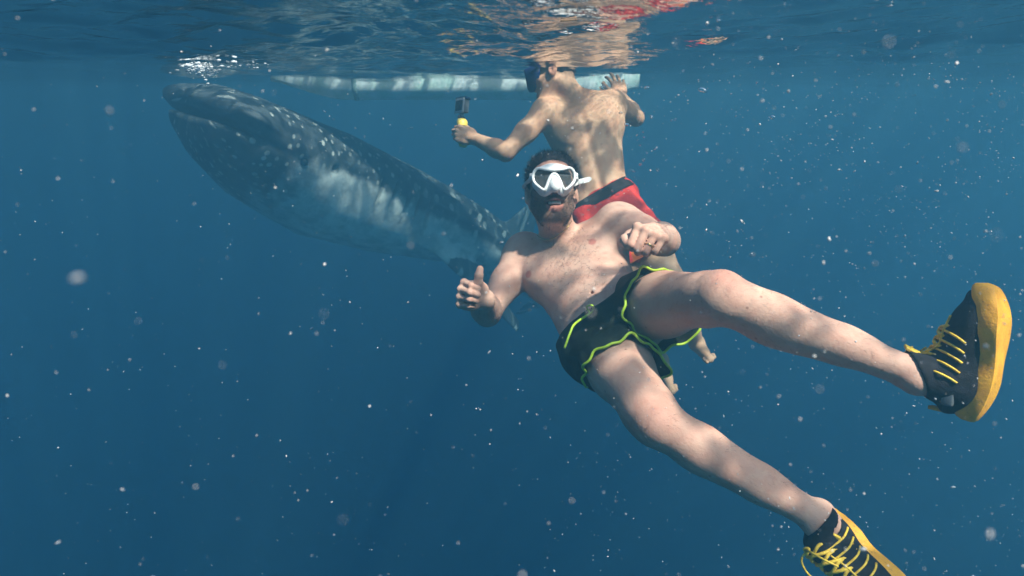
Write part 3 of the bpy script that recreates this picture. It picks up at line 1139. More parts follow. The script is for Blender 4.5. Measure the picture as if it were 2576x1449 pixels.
    # vertex normals for hairs
    nm = np.zeros((len(v), 3), np.float32)
    body.data.vertices.foreach_get('normal', nm.ravel()) if False else None
    buf = np.zeros(len(v) * 3, np.float32)
    body.data.vertices.foreach_get('normal', buf)
    nm = buf.reshape(-1, 3)
    r = np.random.default_rng(4)
    far = ((lv[:, 0] - .003) / .034) ** 2 + ((lv[:, 1] + .066) / .026) ** 2 > 1
    idx = np.flatnonzero((beard > .45) & far)
    pk = r.choice(idx, 1300)
    dd = nm[pk] * .6 + hax[2] * .15 - hax[1] * .75 + r.normal(size=(len(pk), 3)) * .25
    dd /= np.linalg.norm(dd, axis=1)[:, None]
    bv, bf = blades(v[pk], dd, r.uniform(.003, .006, len(pk)), .0005)
    mk('beard', bv, bf, HAIR, root)
    hair_cap(hc, hax, 'hair', root, 3, front=.078)
    tv = local(v, notch, ax)
    dens = np.exp(-(np.maximum(0, np.abs(tv[:, 0]) - .03) / .05) ** 2) * (tv[:, 1] < -.05) * (tv[:, 1] > -.40) * (tv[:, 2] > -.05) * np.where(tv[:, 1] < -.2, .5, 1)
    dens[np.abs(tv[:, 0]) > .14] = 0
    pk = r.choice(len(v), 2600, p=dens / dens.sum())
    dd = nm[pk] * .45 - ax[1] * .5 + r.normal(size=(len(pk), 3)) * .45
    dd /= np.linalg.norm(dd, axis=1)[:, None]
    bv, bf = blades(v[pk], dd, r.uniform(.008, .018, len(pk)), .00022)
    mk('chest_hair', bv, bf, HAIR, root)
    # thin hair on the shins and forearms
    dens = np.zeros(len(v))
    for a_, b_, wt in ((knr, ankr, 1), (knl, ankl, 1), (elr, wrr, .5), (ell_, wrl, .5), (hpl * .4 + knl * .6, knl, .5), (hpr * .4 + knr * .6, knr, .5)):
        d_ = b_ - a_
        t_ = np.clip((v - a_) @ d_ / d_.dot(d_), .08, .92)
        dens = np.maximum(dens, wt * (np.linalg.norm(v - a_ - t_[:, None] * d_, axis=1) < .085))
    pk = r.choice(len(v), 2600, p=dens / dens.sum())
    dd = nm[pk] * .4 + r.normal(size=(len(pk), 3)) * .3 + nrm(ankl - knl) * .6
    dd /= np.linalg.norm(dd, axis=1)[:, None]
    bv, bf = blades(v[pk], dd, r.uniform(.008, .016, len(pk)), .00013)
    mk('body_hair', bv, bf, HAIR, root)
    # teeth
    mk('teeth', *loft([[Q(xx, -.0535 + yy, .0880 - xx * xx * 9 + zz) for xx, yy, zz in [(q, 0, 0), (q, -.0085, .001), (q, -.0085, -.006), (q, 0, -.006)]] for q in np.linspace(-.017, .022, 10)]), TOOTH, root)
    # shorts: seat and two flared legs
    g = Solid()
    G = lambda p, r_, k=.03: g.ell(T(*p), r_, ax, k)
    G((0, -.47, -.088), (.157, .122, .108))
    G((0, -.40, -.080), (.143, .12, .106), .04)
    g.cone(hpr, hpl, .104, .104, .05)
    for hp, kn, rr in ((hpr, knr, .108), (hpl, knl, .106)):
        g.cone(hp, hp * .72 + kn * .28, rr, .104, .04)
    big = (root['_o'] - np.full(3, .6), root['_o'] + np.full(3, .6))
    g.half(T(0, -.418, 0), ax[1] + .22 * ax[2], *big, .004)
    for hp, kn in ((hpr, knr), (hpl, knl)):
        d = nrm(kn - hp)
        g.half(hp * .72 + kn * .28, d, hp * .6 + kn * .4 - .13, hp * .6 + kn * .4 + .16, .004)
    sv, sf = g.mesh(.005)
    rk = np.random.default_rng(31)
    kk = np.zeros(len(sv))
    for i in range(12):
        kk += np.sin(sv @ (rk.normal(size=3) * 55) + rk.uniform(0, 6.28)) / 12 ** .5
    dv = sv - sv.mean(0)
    sv = sv + dv / np.linalg.norm(dv, axis=1)[:, None] * (kk * .0026)[:, None]
    parts = [(sv, sf.tolist())]
    hems = []
    rw = np.random.default_rng(8)
    for hp, kn, ref, th, rh, waves in ((hpr, knr, dirc(0, 1, 0),   .45, .104, ((2.7, 1.0, -.004, -.075), (4.9, .5, .006, .02))), (hpl, knl, dirc(0, 1, 0), .335, .103, ((3.45, .42, .022, -.03), (4.1, .38, .022, .012), (2.9, .3, -.006, .02)))):
        d = nrm(kn - hp)
        e1 = nrm(ref - d * d.dot(ref))
        e2 = np.cross(d, e1)
        K = 96
        ang = np.linspace(0, 2 * math.pi, K, endpoint=False)
        ph = rw.uniform(0, 6.28, 4)
        rings = []
        Lt = np.linalg.norm(kn - hp)
        for t in np.linspace(.02, 1, 12):
            rr = .104 + (rh - .104) * t + .0055 * t * (np.sin(5 * ang + ph[0]) + .7 * np.sin(9 * ang + ph[1] + 2 * t) + .5 * np.sin(13 * ang + ph[2]))
            axl = th * Lt * t + t ** 3 * (.005 * np.sin(7 * ang + ph[3]) + .003 * np.sin(12 * ang + ph[1]))
            for a0, wd_, amp, lng in waves:
                dlt = (ang - a0 + math.pi) % (2 * math.pi) - math.pi
                b = np.exp(-(dlt / wd_) ** 2)
                rr = rr + amp * b * t ** 2
                axl = axl + lng * b * t ** 2
            rings.append(hp + d * axl[:, None] + (e1 * np.cos(ang)[:, None] + e2 * np.sin(ang)[:, None]) * rr[:, None])
        hem = rings[-1]
        cen = hem.mean(0)
        rings += [hem + (cen - hem) * .035 - d * .001, rings[-2] + (rings[-2].mean(0) - rings[-2]) * .05, rings[-4] + (rings[-4].mean(0) - rings[-4]) * .06]
        parts.append(loft(rings, cap=False))
        hems.append(hem + (hem - cen) * .012)
    so = mk('shorts', *join(parts), BLACK, root)
    for hem in hems:
        mk('piping', *tube(hem, .0036, 8, True), LIME, so)
    V_, F_ = join(parts)
    tree2 = bvh_of(V_, F_)
    near = lambda px, py, off: hit(tree2, px, py, off) if hit(tree2, px, py) is not None else P(px, py, 1.62)
    k0 = near(1486, 790, .004)
    ds = [k0, k0 + dirc(-.5, -.3, .5) * .014, P(1446, 815, 1.63), P(1434, 838, 1.61), P(1420, 876, 1.60)]
    mk('drawstring', *tube(curve(ds, 30), .0034, 6), LIME, so)
    lp = [k0, k0 + dirc(-.6, 1, .3) * .020, P(1484, 768, 1.62), P(1492, 770, 1.615), k0 + dirc(.5, .6, .4) * .012]
    mk('drawstring_loop', *tube(curve(lp, 26, True), .0026, 6, True), LIME, so)
    # diving mask
    M = lambda xx, yy, zz: Q(xx * .845, yy * .92 + .010, zz)
    half_ = [(0, .026), (.03, .029), (.056, .035), (.070, .027), (.076, .010), (.072, -.010), (.056, -.028), (.038, -.040), (.029, -.030), (.020, -.008), (.010, .008), (0, .013)]
    out = half_ + [(-a, b) for a, b in half_[-2:0:-1]]
    zf = lambda xx: .128 - 2.6 * xx * xx
    oc = curve([(a, b, 0) for a, b in out], 120, True)
    ring = np.array([M(a, b, zf(a)) for a, b, _ in oc])
    mo = mk('diving_mask', *tube(ring, .0046, 10, True), RUBBERW, root)
    hs = [(0, .064), (.030, .061), (.054, .050), (.070, .034), (.078, .010), (.074, -.016), (.058, -.040), (.036, -.054), (.016, -.050), (0, -.049)]
    oo = hs + [(-a, b) for a, b in hs[-2:0:-1]]
    oc2 = curve([(a, b, 0) for a, b in oo], 120, True)
    rim2 = [(0, .026), (.03, .029), (.056, .035), (.070, .027), (.076, .010), (.072, -.010), (.056, -.028), (.038, -.040), (.020, -.040), (0, -.038)]
    rim = rim2 + [(-a, b) for a, b in rim2[-2:0:-1]]
    oc1 = curve([(a, b, 0) for a, b in rim], 120, True)
    zb = lambda xx, yy: .098 - 6.5 * xx * xx - .40 * max(0, yy - .03)
    rg = []
    for t in (0, .25, .55, .85, 1.):
        rg.append([M(a0 + (a1 - a0) * t ** .8, b0 + (b1 - b0) * t ** .8, zf(a0) * (1 - t) + zb(a1, b1) * t + .010 * math.sin(t * 3.14) * 1) for (a0, b0, _), (a1, b1, _) in zip(oc1, oc2)])
    mk('skirt', *loft(rg, cap=False), RUBBERW, mo)
    ns = Solid()
    ns.cone(M(0, .006, .122), M(0, -.036, .140), .0085, .0155, .01)
    ns.cone(M(-.006, -.03, .125), M(-.030, -.044, .108), .013, .010, .012)
    ns.cone(M(.006, -.03, .125), M(.030, -.044, .108), .013, .010, .012)
    ns.cone(M(-.012, -.008, .120), M(-.024, -.040, .112), .007, .010, .01)
    ns.cone(M(.012, -.008, .120), M(.024, -.040, .112), .007, .010, .01)
    nv, nf = ns.mesh(.002)
    mk('nose_pocket', nv, nf, RUBBERW, mo)
    cvx = np.array([M(a, b, zf(a) - .001) for a, b, _ in oc])
    # lens: filled outline, fan of inner rings about two centres joined above the bridge
    import bmesh
    b = bmesh.new()
    vv = [b.verts.new(q) for q in cvx]
    es = [b.edges.new((vv[i], vv[(i + 1) % len(vv)])) for i in range(len(vv))]
    bmesh.ops.triangle_fill(b, edges=es, use_beauty=True)
    b.verts.index_update()
    lens = mk('lens', [q.co[:] for q in b.verts], [[q.index for q in gg.verts] for gg in b.faces], LENS, mo, smooth=False)
    b.free()
    for q in (-1, 1):
        st = [M(q * .074, .012, zf(.074)), Q(q * .078, .022, .04), Q(q * .087, .024, -.01), Q(q * .080, .026, -.06), Q(q * .04, .030, -.118), Q(0, .03, -.124)]
        mk('strap', *tube(curve(st, 30), .009, 8, flat=.22), RUBBERW, mo)
        mk('buckle', *rbox(M(q * .080, .012, zf(.078) - .012), frame(hax[1], hax[0] * q + hax[2] * .8), (.007, .010, .005), .002), RUBBERW, mo)
    te = [P(1442, 463, 1.93), P(1456, 458, 1.925), P(1474, 453, 1.92), P(1488, 450, 1.915)]
    tl = curve(te, 8)
    w_ = dirc(.12, 1, 0) * .0085
    zt = dirc(0, 0, 1) * .0012
    rg = [[p + w_ * k * (1 if i < 7 else .3) + zt * e for k, e in ((-1, -1), (1, -1), (1, 1), (-1, 1))] for i, p in enumerate(tl)]
    st = mk('strap_end', *loft(rg), RUBBERW, mo, smooth=False)
    for t in (2.4, 2.8, 3.2, 3.6, 4.0):
        p = tl[int(t)] + (tl[int(t) + 1] - tl[int(t)]) * (t % 1)
        mk('strap_rib', *rbox(p + zt * 1.6, frame(w_, te[1] - te[0]), (.0010, .0065, .0012), .0), RUBBERW, st, smooth=False)
    # necklace on the neck
    pts = []
    for px, py in ((1352, 592), (1362, 598), (1375, 602), (1390, 599), (1404, 590), (1418, 579), (1428, 568), (1436, 556), (1441, 545)):
        h_ = hit(tree, px, py, .0025)
        if h_ is not None and np.linalg.norm(h_ - notch) < .2:
            pts.append(h_)
    if len(pts) > 3:
        mk('necklace', *tube(curve(pts, 60), .0017, 6), GOLD, root)
    # ring on the left ring finger, bracelets on the right wrist
    a, b_ = tl_[2][0], tl_[2][1]
    c = a + (b_ - a) * .62
    d = nrm(b_ - a)
    fr = frame(d, UP)
    ringp = [c + (fr[0] * math.cos(t) + fr[2] * math.sin(t)) * .0102 for t in np.linspace(0, 6.283, 24, endpoint=False)]
    mk('ring', *tube(ringp, .0016, 6, True), GOLD, root)
    d = nrm(wrr - elr)
    fr = frame(d, UP)
    for off, rr, mt, nm_ in ((.004, .0022, BRACE, 'bracelet'), (-.005, .0028, CORD, 'bracelet'), (-.013, .0018, CORD, 'bracelet')):
        bp = [wrr + d * (off - .006) + (fr[0] * math.cos(t) + fr[2] * math.sin(t)) * .0295 for t in np.linspace(0, 6.283, 32, endpoint=False)]
        mk(nm_, *tube(bp, rr, 6, True), mt, root)
    # shoes
    hl = P(2490, 1062, 1.20)
    shoe(root, hl, P(2540, 722, 1.19) - hl, dirc(.58, -.18, .79), -1, ankl, knl, seed=1)
    hr = P(2084, 1268, 1.41)
    shoe(root, hr, dirc(.37, -.68, .62), dirc(.66, .20, -.42), 1, ankr, knr, seed=2)
    return root


swimmer_one()


# ------------------------------------------------------------------ the swimmer behind, seen from the back
def swimmer_two():
    root = empty('person', P(1500, 420, 2.8), 'shirtless man seen from behind in red swim shorts, head at the surface', 'person')
    s = Solid()
    nk = P(1448, 240, 2.80)
    pv = P(1530, 545, 2.72)
    u = nrm(nk - pv)
    ax = frame(u, dirc(.97, .06, .12))
    if ax[2].dot(FW) > 0:
        ax[2] *= -1                                   # rows: right, up, towards viewer (his back)
    T = lambda a, b, c: nk + a * ax[0] + b * ax[1] + c * ax[2]
    E = lambda p, r, k=.03, op=0: s.ell(T(*p), r, ax, k, op)
    shl, shr = P(1372, 282, 2.78), P(1541, 262, 2.86)
    E((.012, -.15, -.09), (.158, .17, .10))
    E((.012, -.27, -.09), (.138, .15, .092), .04)
    E((.010, -.38, -.085), (.122, .14, .085), .04)
    E((.005, -.50, -.08), (.150, .11, .105), .04)
    for q, sh in ((-1, shl), (1, shr)):
        E((q * .078 + .01, -.10, -.018), (.066, .085, .022), .04)       # shoulder blade
        s.cone(T(q * .02, .015, -.05), sh, .034, .044, .04)
        s.cone(sh, T(q * .115 + .01, -.15, -.07), .055, .065, .05)
        E((q * .034 + .008, -.34, -.018), (.030, .15, .017), .04)        # back muscles beside the spine
        E((q * .07, -.56, -.01), (.075, .08, .07), .04)
    s.cone(T(.006, -.10, .022), T(.006, -.46, .014), .005, .007, .026, 1)  # spine furrow
    # arms
    ell_, wrl = P(1272, 384, 2.72), P(1196, 350, 2.86)
    s.chain([shl, shl * .5 + ell_ * .5, ell_], [.058, .046, .037], .03)
    s.chain([ell_, ell_ * .7 + wrl * .3, wrl], [.037, .041, .027], .02)
    gp = hand(s, wrl, dirc(-.92, .30, .05), dirc(.30, .95, .1), -1, [(62, 92, 50)] * 4, ((.026, .032, -.012), (.040, .054, -.028), (.030, .078, -.042), (.012, .090, -.046)), .98)
    elr, wrr = P(1600, 297, 3.02), P(1562, 243, 3.10)
    s.chain([shr, shr * .5 + elr * .5, elr], [.056, .047, .038], .03)
    s.chain([elr, elr * .65 + wrr * .35, wrr], [.038, .040, .027], .02)
    hand(s, wrr, dirc(-.10, .90, -.42), dirc(-1, -.05, .1), 1, [(12, 14, 8), (8, 12, 8), (10, 14, 8), (16, 18, 10)], ((.026, .030, -.006), (.050, .052, -.008), (.070, .080, -.008), (.078, .104, -.006)), .95, .22)
    # legs
    hpl, hpr = P(1505, 578, 2.73), P(1588, 566, 2.78)
    knl, knr = P(1612, 800, 2.66), P(1712, 735, 2.62)
    anl, anr = P(1662, 905, 2.98), P(1752, 862, 2.92)
    for hp, kn, an, toe in ((hpl, knl, anl, P(1690, 985, 2.86)), (hpr, knr, anr, P(1786, 904, 2.76))):
        s.chain([hp, hp * .5 + kn * .5, kn], [.086, .074, .052], .04)
        s.chain([kn, kn * .68 + an * .32, an], [.050, .052, .030], .03)
        heel = an + nrm(an - toe) * .02 + nrm(an - kn) * .03
        s.cone(an, heel, .032, .030, .02)
        s.cone(heel, toe, .027, .017, .02)
        sd = nrm(np.cross(toe - heel, an - kn))
        s.cone(an, heel * .4 + toe * .6, .028, .019, .03)
        for q in (-.019, -.006, .006, .016, .024):
            b0 = heel * .12 + toe * .88 + sd * q
            s.cone(b0, b0 + nrm(toe - heel) * (.040 - abs(q + .019) * .34), .010, .0068, .005)
    # head turned to the left, neck
    hc = P(1393, 188, 2.80)
    fwd = dirc(-.93, -.22, -.28)
    hax = frame(dirc(-.10, 1, -.05) - fwd * fwd.dot(dirc(-.10, 1, -.05)), np.cross(dirc(-.1, 1, 0), fwd))
    if hax[2].dot(fwd) < 0:
        hax[2] *= -1
    Q = head(s, hc, hax, False)
    s.cone(T(0, -.02, -.055), Q(0, -.045, -.035), .056, .052, .03)
    v, f = s.mesh(.0040)
    body = mk('body', v, f, SKIN2, root)
    lv = local(v, hc, hax)
    inh = (np.abs(lv[:, 0]) < .10) & (lv[:, 1] > -.12) & (lv[:, 1] < .13) & (np.abs(lv[:, 2]) < .13)
    blush = inh * .5 * (np.abs(lv[:, 0]) > .076)
    for p in (ell_, elr):
        blush = np.maximum(blush, .3 * np.exp(-(np.linalg.norm(v - p, axis=1) / .04) ** 2))
    attr(body, 'blush', blush)
    attr(body, 'stubble_mouth', inh * .55 * sstep(.0, .03, lv[:, 1] * .6 - lv[:, 2] * .6 - .0) * (lv[:, 2] < .02) * (lv[:, 1] > -.05) * (np.abs(lv[:, 0]) < .082))
    hair_cap(hc, hax, 'hair', root, 9, front=.07, off=.006, n=3000, ln=.010)
    # mask on his face, dark blue
    out = [(0, .030), (.05, .036), (.074, .020), (.074, -.012), (.05, -.036), (.02, -.050), (0, -.052)]
    oc = curve([(a, b, 0) for a, b in out + [(-a, b) for a, b in out[-2:0:-1]]], 72, True)
    zf = lambda xx: .130 - 2.2 * xx * xx
    zb = lambda xx: .085 - 7.0 * xx * xx
    rg = []
    for t, gsc in ((0, .55), (0, .93), (.12, 1.), (.5, 1.04), (1., 1.10)):
        rg.append([Q(a * gsc, b * gsc + .010, zf(a) * (1 - t) + zb(a * 1.02) * t) for a, b, _ in oc])
    mo = mk('diving_mask', *loft(rg), RUBBERB, root)
    for q in (-1, 1):
        st = [Q(q * .074, .012, .085), Q(q * .086, .026, .03), Q(q * .086, .030, -.02), Q(q * .07, .034, -.075), Q(q * .03, .036, -.118), Q(0, .036, -.124)]
        mk('strap', *tube(curve(st, 24), .010, 8, flat=.25), RUBBERB, mo)
    # shorts
    g = Solid()
    g.ell(T(.005, -.50, -.08), (.162, .12, .118), ax, .03)
    for q in (-1, 1):
        g.ell(T(q * .07, -.56, -.01), (.088, .09, .084), ax, .04)
    for hp, kn, e in ((hpl, knl, .62), (hpr, knr, .62)):
        mid = hp * (1 - e) + kn * e
        g.cone(hp, mid, .105, .112, .04)
    big = (nk - .9, nk + .9)
    wn = nrm(ax[1] + .30 * ax[0] * -1 + .12 * ax[2])
    g.half(T(.0, -.455, 0), wn, *big, .004)
    for hp, kn, e in ((hpl, knl, .56), (hpr, knr, .50)):
        mid = hp * (1 - e) + kn * e
        g.half(mid, kn - hp, mid - .17, mid + .19, .006)
        g.cone(mid - (kn - hp) * .06, mid + (kn - hp) * .2, .095, .105, .006, 1)
    sv, sf = g.mesh(.006)
    r = np.random.default_rng(2)
    k = np.zeros(len(sv))
    for i in range(10):
        w_ = r.normal(size=3) * 42
        k += np.sin(sv @ w_ + r.uniform(0, 6.28)) / 10 ** .5
    cen = sv.mean(0)
    dv = (sv - cen) / np.linalg.norm(sv - cen, axis=1)[:, None]
    so = mk('shorts', sv + dv * (k * .0055)[:, None], sf, RED, root)
    nn = N(RED)
    # black waistband: a belt over the top edge
    K = 72
    e1 = nrm(ax[0] - wn * wn.dot(ax[0]))
    e2 = np.cross(wn, e1)
    c = T(.004, -.455, -.085)
    tre = bvh_of(sv, sf)

    def rad(cc, a):
        dd = e1 * math.cos(a) + e2 * math.sin(a)
        p, n_, i, ds = tre.ray_cast(Vector(cc + dd * .5), Vector(-dd))
        return np.array(p) + dd * .004 if p is not None else cc + dd * .15
    rg = []
    for off in (-.046, -.030, -.012, -.004):
        cc = c + wn * off
        rg.append(np.array([rad(cc, a) for a in np.linspace(0, 2 * math.pi, K, endpoint=False)]))
    top = rg[-1] + wn * .010
    rg.append(top)
    rg.append(top + (c - top) * .06)
    for q in range(len(rg)):
        rg[q] = sum(np.roll(rg[q], j, 0) for j in (-2, -1, 0, 1, 2)) / 5
    mk('waistband', *loft(rg, cap=False), BANDB, so)
    # orange panel at the hem of the right leg
    d = nrm(knr - hpr)
    mid = hpr * .50 + knr * .50
    q1 = nrm(dirc(1, 0, 0) - d * d.dot(dirc(1, 0, 0)))
    q2 = np.cross(d, q1)
    rg = []
    for off in (-.050, -.030, -.006, .004):
        cc = mid + d * off
        ring = []
        for a in np.linspace(0, 2 * math.pi, K, endpoint=False):
            dd = q1 * math.cos(a) + q2 * math.sin(a)
            p, n_, i, ds = tre.ray_cast(Vector(cc - d * max(0, off + .004) + dd * .4), Vector(-dd))
            ring.append((np.array(p) if p is not None and ds < .36 else cc + dd * .11) + dd * .003 + d * max(0, off + .004))
        ring = np.array(ring)
        rg.append(sum(np.roll(ring, j, 0) for j in (-2, -1, 0, 1, 2)) / 5)
    mk('hem_panel', *loft(rg, cap=False), ORANGE, so)
    return gp, wrl


gp, wrl2 = swimmer_two()


# ------------------------------------------------------------------ action camera on a yellow float grip
def action_camera():
    c = P(1164, 268, 2.93)
    root = empty('handheld_camera', c, 'small grey action camera in a clear case on a yellow hand grip', 'camera')
    up = dirc(.10, 1, .06)
    fr = frame(up, dirc(.62, -.28, .73))        # rows: across, up, depth
    rt, up, fw = fr
    mk('case_body', *rbox(c, fr, (.030, .031, .017), .004), GREY, root)
    mk('case_frame', *rbox(c + fw * .018, fr, (.034, .035, .004), .003), SILVER, root)
    mk('screen', *rbox(c + fw * .0225, fr, (.027, .024, .0015), .001), GLASSD, root)
    mk('case_lid', *rbox(c + up * .037, fr, (.035, .005, .020), .002), plain_mat('lid_navy', (.02, .04, .10), .35), root)
    n, m = 20, 10
    a = [c - rt * .010 - fw * .026 + (rt * math.cos(t) + up * math.sin(t)) * .013 for t in np.linspace(0, 6.283, 20, endpoint=False)]
    b = [p - fw * -.012 for p in a]
    mk('lens', *loft([a, b]), GLASSD, root)
    base = c - up * .040
    mk('hinge', *rbox(base - up * .010, fr, (.006, .014, .008), .002), SILVER, root)
    mk('thumb_screw', *tube([base - up * .012 - fw * .016, base - up * .012 + fw * .020], .008, 10), GREY, root)
    prof = ((-.018, .010), (-.022, .020), (-.034, .027), (-.052, .026), (-.085, .0185), (-.110, .0185), (-.135, .0205), (-.150, .021), (-.160, .017), (-.164, .008))
    gd = nrm(P(1166, 360, 2.90) - P(1164, 297, 2.92))
    g0 = base
    rings = [[g0 - gd * h_ * 1.0 * 1 + (rt * math.cos(t) + fw * math.sin(t)) * r_ for t in np.linspace(0, 6.283, 24, endpoint=False)] for h_, r_ in prof]
    gr = mk('grip', *loft(rings), GRIP, root)
    bp = [g0 + gd * .058 + (rt * math.cos(t) + fw * math.sin(t)) * .0262 for t in np.linspace(0, 6.283, 24, endpoint=False)]
    mk('wrist_cord', *tube(bp, .0018, 6, True), CORD, gr)


action_camera()


# ------------------------------------------------------------------ bubbles, foam, drifting specks, a floating twig
def specks():
    v0, f0 = ico()
    r = np.random.default_rng(21)
    pts, rad, n = [], [], 0
    while len(pts) < 4200:
        px, py = r.uniform(-60, 2640), r.uniform(-40, 1500)
        right = sstep(900, 2300, px)
        top = 1 - sstep(200, 1100, py)
        clump = .72 + .48 * math.sin(px * .011 + 1.3) * math.sin(py * .013 + .4)
        if r.uniform() > (.13 + .33 * right + .75 * right * top) * clump:
            continue
        near = len(pts) % 110 == 0
        d = r.uniform(.13, .36) if near else .4 + 3.2 * r.uniform() ** 1.1
        p = P(px, py, d)
        if p[2] > -.03:
            continue
        pts.append(p)
        rad.append((.00042 if near else .00029 * (1 + .75 * d)) * r.lognormal(0, .5))
    pts, rad = np.array(pts), np.array(rad)
    n = len(pts)
    st = 1 + np.abs(r.normal(0, .8, (n, 1)))
    dr = r.normal(size=(n, 3))
    dr /= np.linalg.norm(dr, axis=1)[:, None]
    pv = v0[None] * (.7 + .6 * r.uniform(size=(n, 12, 1)))
    pv = pv + dr[:, None] * ((pv * dr[:, None]).sum(-1, keepdims=True)) * (st[:, None] - 1)
    v = pts[:, None] + pv * rad[:, None, None]
    f = f0[None] + (np.arange(n) * 12)[:, None, None]
    o = mk('drifting_specks', v.reshape(-1, 3), f.reshape(-1, 3), plain_mat('speck_pale', (.66, .64, .62), .5, .1, 300, 0), smooth=True)
    o['kind'] = 'stuff'


def bubble_mat():
    m = bpy.data.materials.new('air_bubble')
    m.use_nodes = True
    n = N(m)
    m.node_tree.nodes.clear()
    out = n.new('ShaderNodeOutputMaterial')
    mx = n.new('ShaderNodeMixShader')
    fr = n.new('ShaderNodeFresnel')
    tr = n.new('ShaderNodeBsdfTransparent')
    gl = n.new('ShaderNodeBsdfGlossy')
    fr.inputs[0].default_value = .75
    gl.inputs['Roughness'].default_value = .22
    n.link(fr.outputs[0], mx.inputs[0])
    n.link(tr.outputs[0], mx.inputs[1])
    n.link(gl.outputs[0], mx.inputs[2])
    n.link(mx.outputs[0], out.inputs[0])
    return m


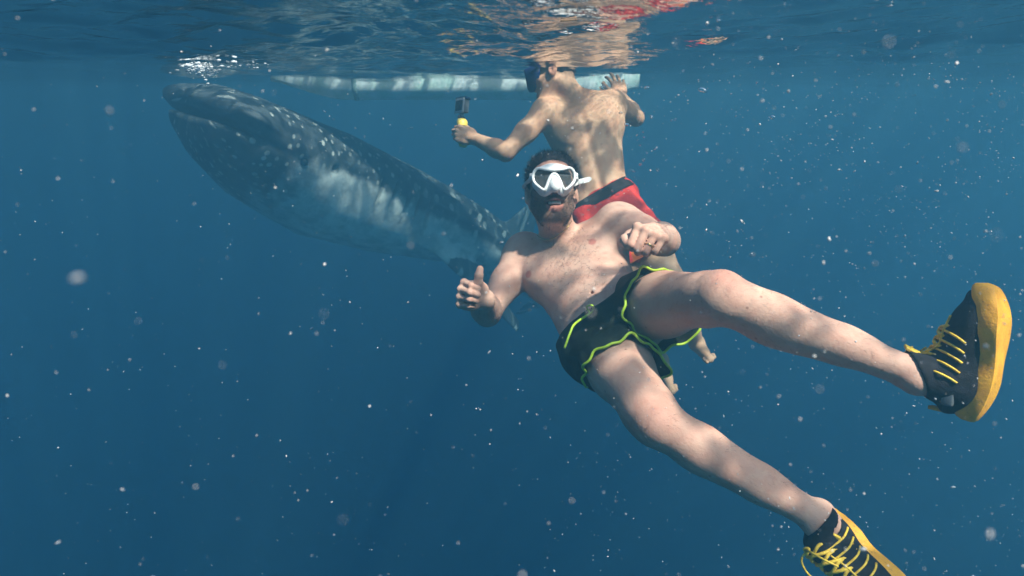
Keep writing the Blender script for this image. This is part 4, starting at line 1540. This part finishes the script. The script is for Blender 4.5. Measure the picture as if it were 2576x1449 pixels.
def bubbles():
    import bmesh
    bm_ = bubble_mat()
    r = np.random.default_rng(77)
    shapes = []
    for k in range(5):
        b = bmesh.new()
        bmesh.ops.create_icosphere(b, subdivisions=2, radius=1)
        ph = r.uniform(0, 6.28, 6)
        for q in b.verts:
            g = 1 + .16 * math.sin(3 * q.co.x + ph[0]) + .13 * math.sin(4 * q.co.y + ph[1]) + .10 * math.sin(5 * q.co.z + ph[2])
            q.co = Vector((q.co.x * g * (1.1 + .1 * k), q.co.y * g, q.co.z * g * (.62 + .05 * (k % 3))))
        me = bpy.data.meshes.new('air_bubble')
        b.to_mesh(me)
        b.free()
        me.polygons.foreach_set('use_smooth', [True] * len(me.polygons))
        me.materials.append(bm_)
        shapes.append(me)
    spots = [(1628, 220, 15), (1768, 227, 17), (1700, 300, 7), (1516, 222, 20), (1640, 294, 9), (1620, 283, 5), (1690, 303, 7), (1944, 295, 13), (1730, 117, 9), (1577, 313, 11), (1561, 284, 10), (1612, 413, 9), (1620, 402, 8), (1648, 375, 6), (1611, 365, 6), (1605, 352, 5), (1628, 384, 5), (1655, 427, 7), (1594, 430, 7), (1603, 340, 5), (1618, 332, 5), (1588, 345, 4), (1676, 402, 5), (1540, 480, 8), (1552, 490, 7), (1530, 500, 6), (1535, 492, 5), (1497, 520, 5), (1480, 528, 5), (1562, 480, 6), (1467, 540, 5), (1510, 514, 4), (1706, 1238, 5), (1238, 1145, 4), (783, 827, 8), (883, 596, 5), (816, 280, 7), (838, 300, 6), (868, 90, 6), (1035, 322, 7), (1412, 602, 5), (1660, 770, 5), (1925, 860, 6), (2065, 852, 6), (1720, 230, 7), (1840, 236, 6), (1905, 208, 7), (1985, 232, 6), (2020, 60, 6), (1810, 24, 9), (1792, 28, 7), (2195, 20, 7), (2455, 55, 6), (2240, 10, 8), (1885, 158, 7), (1935, 295, 6), (1620, 345, 5), (2110, 288, 5), (1760, 380, 5), (1830, 455, 4), (1990, 540, 4), (2300, 240, 6), (2410, 160, 6), (2350, 200, 5), (2110, 140, 6), (2160, 175, 5)]
    own = {(1628, 220): 'flat silvery bubble just right of the raised hand', (1768, 227): 'wide silvery bubble at the right end of the row beside the raised hand',
           (1516, 222): 'large silvery bubble between the neck and the raised hand', (1944, 295): 'flattened bubble alone in open water right of the swimmers',
           (1577, 313): 'bubble touching the lower edge of the bent right forearm', (783, 827): 'bright round speck of a bubble alone in the dark water below the whale shark',
           (1730, 117): 'bright bubble just under the water surface right of the head', (1540, 480): 'largest bubble clinging to the black waistband',
           (1035, 322): 'bubble left of the action camera in open water', (816, 280): 'bubble close above the back of the whale shark',
           (1412, 602): 'bubble in front of the bearded man at his collar bone', (1810, 24): 'bright bubble at the top edge right of the red reflection'}
    for i, (px, py, w_) in enumerate(spots):
        d = r.uniform(1.5, 2.4)
        if 1440 < px < 1640:
            d = 2.42 if py < 520 else 1.75
        if abs(px - 783) < 3:
            d = 1.2
        if px > 1700 and py < 60:
            d = r.uniform(.7, .9)
        if py < 230 and px > 1700:
            d = min(d, 1.6)
        p = P(px, py, d)
        sz = w_ / 2 / 1535 * d
        zmax = float(sea_z(p[0], p[1])) - sz
        if p[2] > zmax:
            p[2] = zmax
        o = bpy.data.objects.new('air_bubble', shapes[i % 5])
        C.objects.link(o)
        o.location = p
        o.scale = (sz, sz, sz)
        o.rotation_euler = (r.normal(0, .25), r.normal(0, .3), r.uniform(0, 6.28))
        tag(o, own.get((px, py), 'small silvery air bubble drifting in the water round the swimmers'), 'bubble', 'air bubbles drifting in the water')
    # foam: many tiny bubbles under the surface above the shark's snout
    v0, f0 = ico()
    n = 240
    c = P(492, 150, 2.55)
    q = r.normal(size=(n, 3)) * np.array((.030, .035, .0))
    q[:, 2] = -.006 - np.abs(r.normal(0, .026, n)) * np.exp(-(q[:, 0] / .12) ** 2)
    q[:, 0] += .5 * (-q[:, 2])
    extra = r.normal(size=(34, 3)) * np.array((.07, .10, 0)) + (.14, .1, -.01)
    q = np.concatenate([q, extra])
    xy = c[:2] + q[:, :2]
    pos = np.stack([xy[:, 0], xy[:, 1], sea_z(xy[:, 0], xy[:, 1]) - .004 + q[:, 2]], 1)
    rr = r.lognormal(math.log(.0036), .5, len(pos))
    v = pos[:, None] + v0[None] * rr[:, None, None] * np.array((1.5, 1, .7))
    f = f0[None] + (np.arange(len(pos)) * 12)[:, None, None]
    o = mk('foam', v.reshape(-1, 3), f.reshape(-1, 3), plain_mat('foam_white', (.86, .87, .88), .25, .05, 60, 0))
    o['kind'] = 'stuff'
    # twig lying in the surface
    a, b = P(1412, 22, .86), P(1450, 56, .83)
    pts = curve([a, a * .6 + b * .4 + (0, .003, 0), b], 12)
    pts[:, 2] = sea_z(pts[:, 0], pts[:, 1]) - .002
    t = mk('twig', *tube(pts, np.linspace(.0014, .0008, 12), 6), plain_mat('straw', (.62, .36, .18), .6))
    tag(t, 'thin orange straw floating in the water surface above the swimmer', 'straw')


specks()
bubbles()
for o in S.objects:
    if '_o' in o:
        del o['_o']
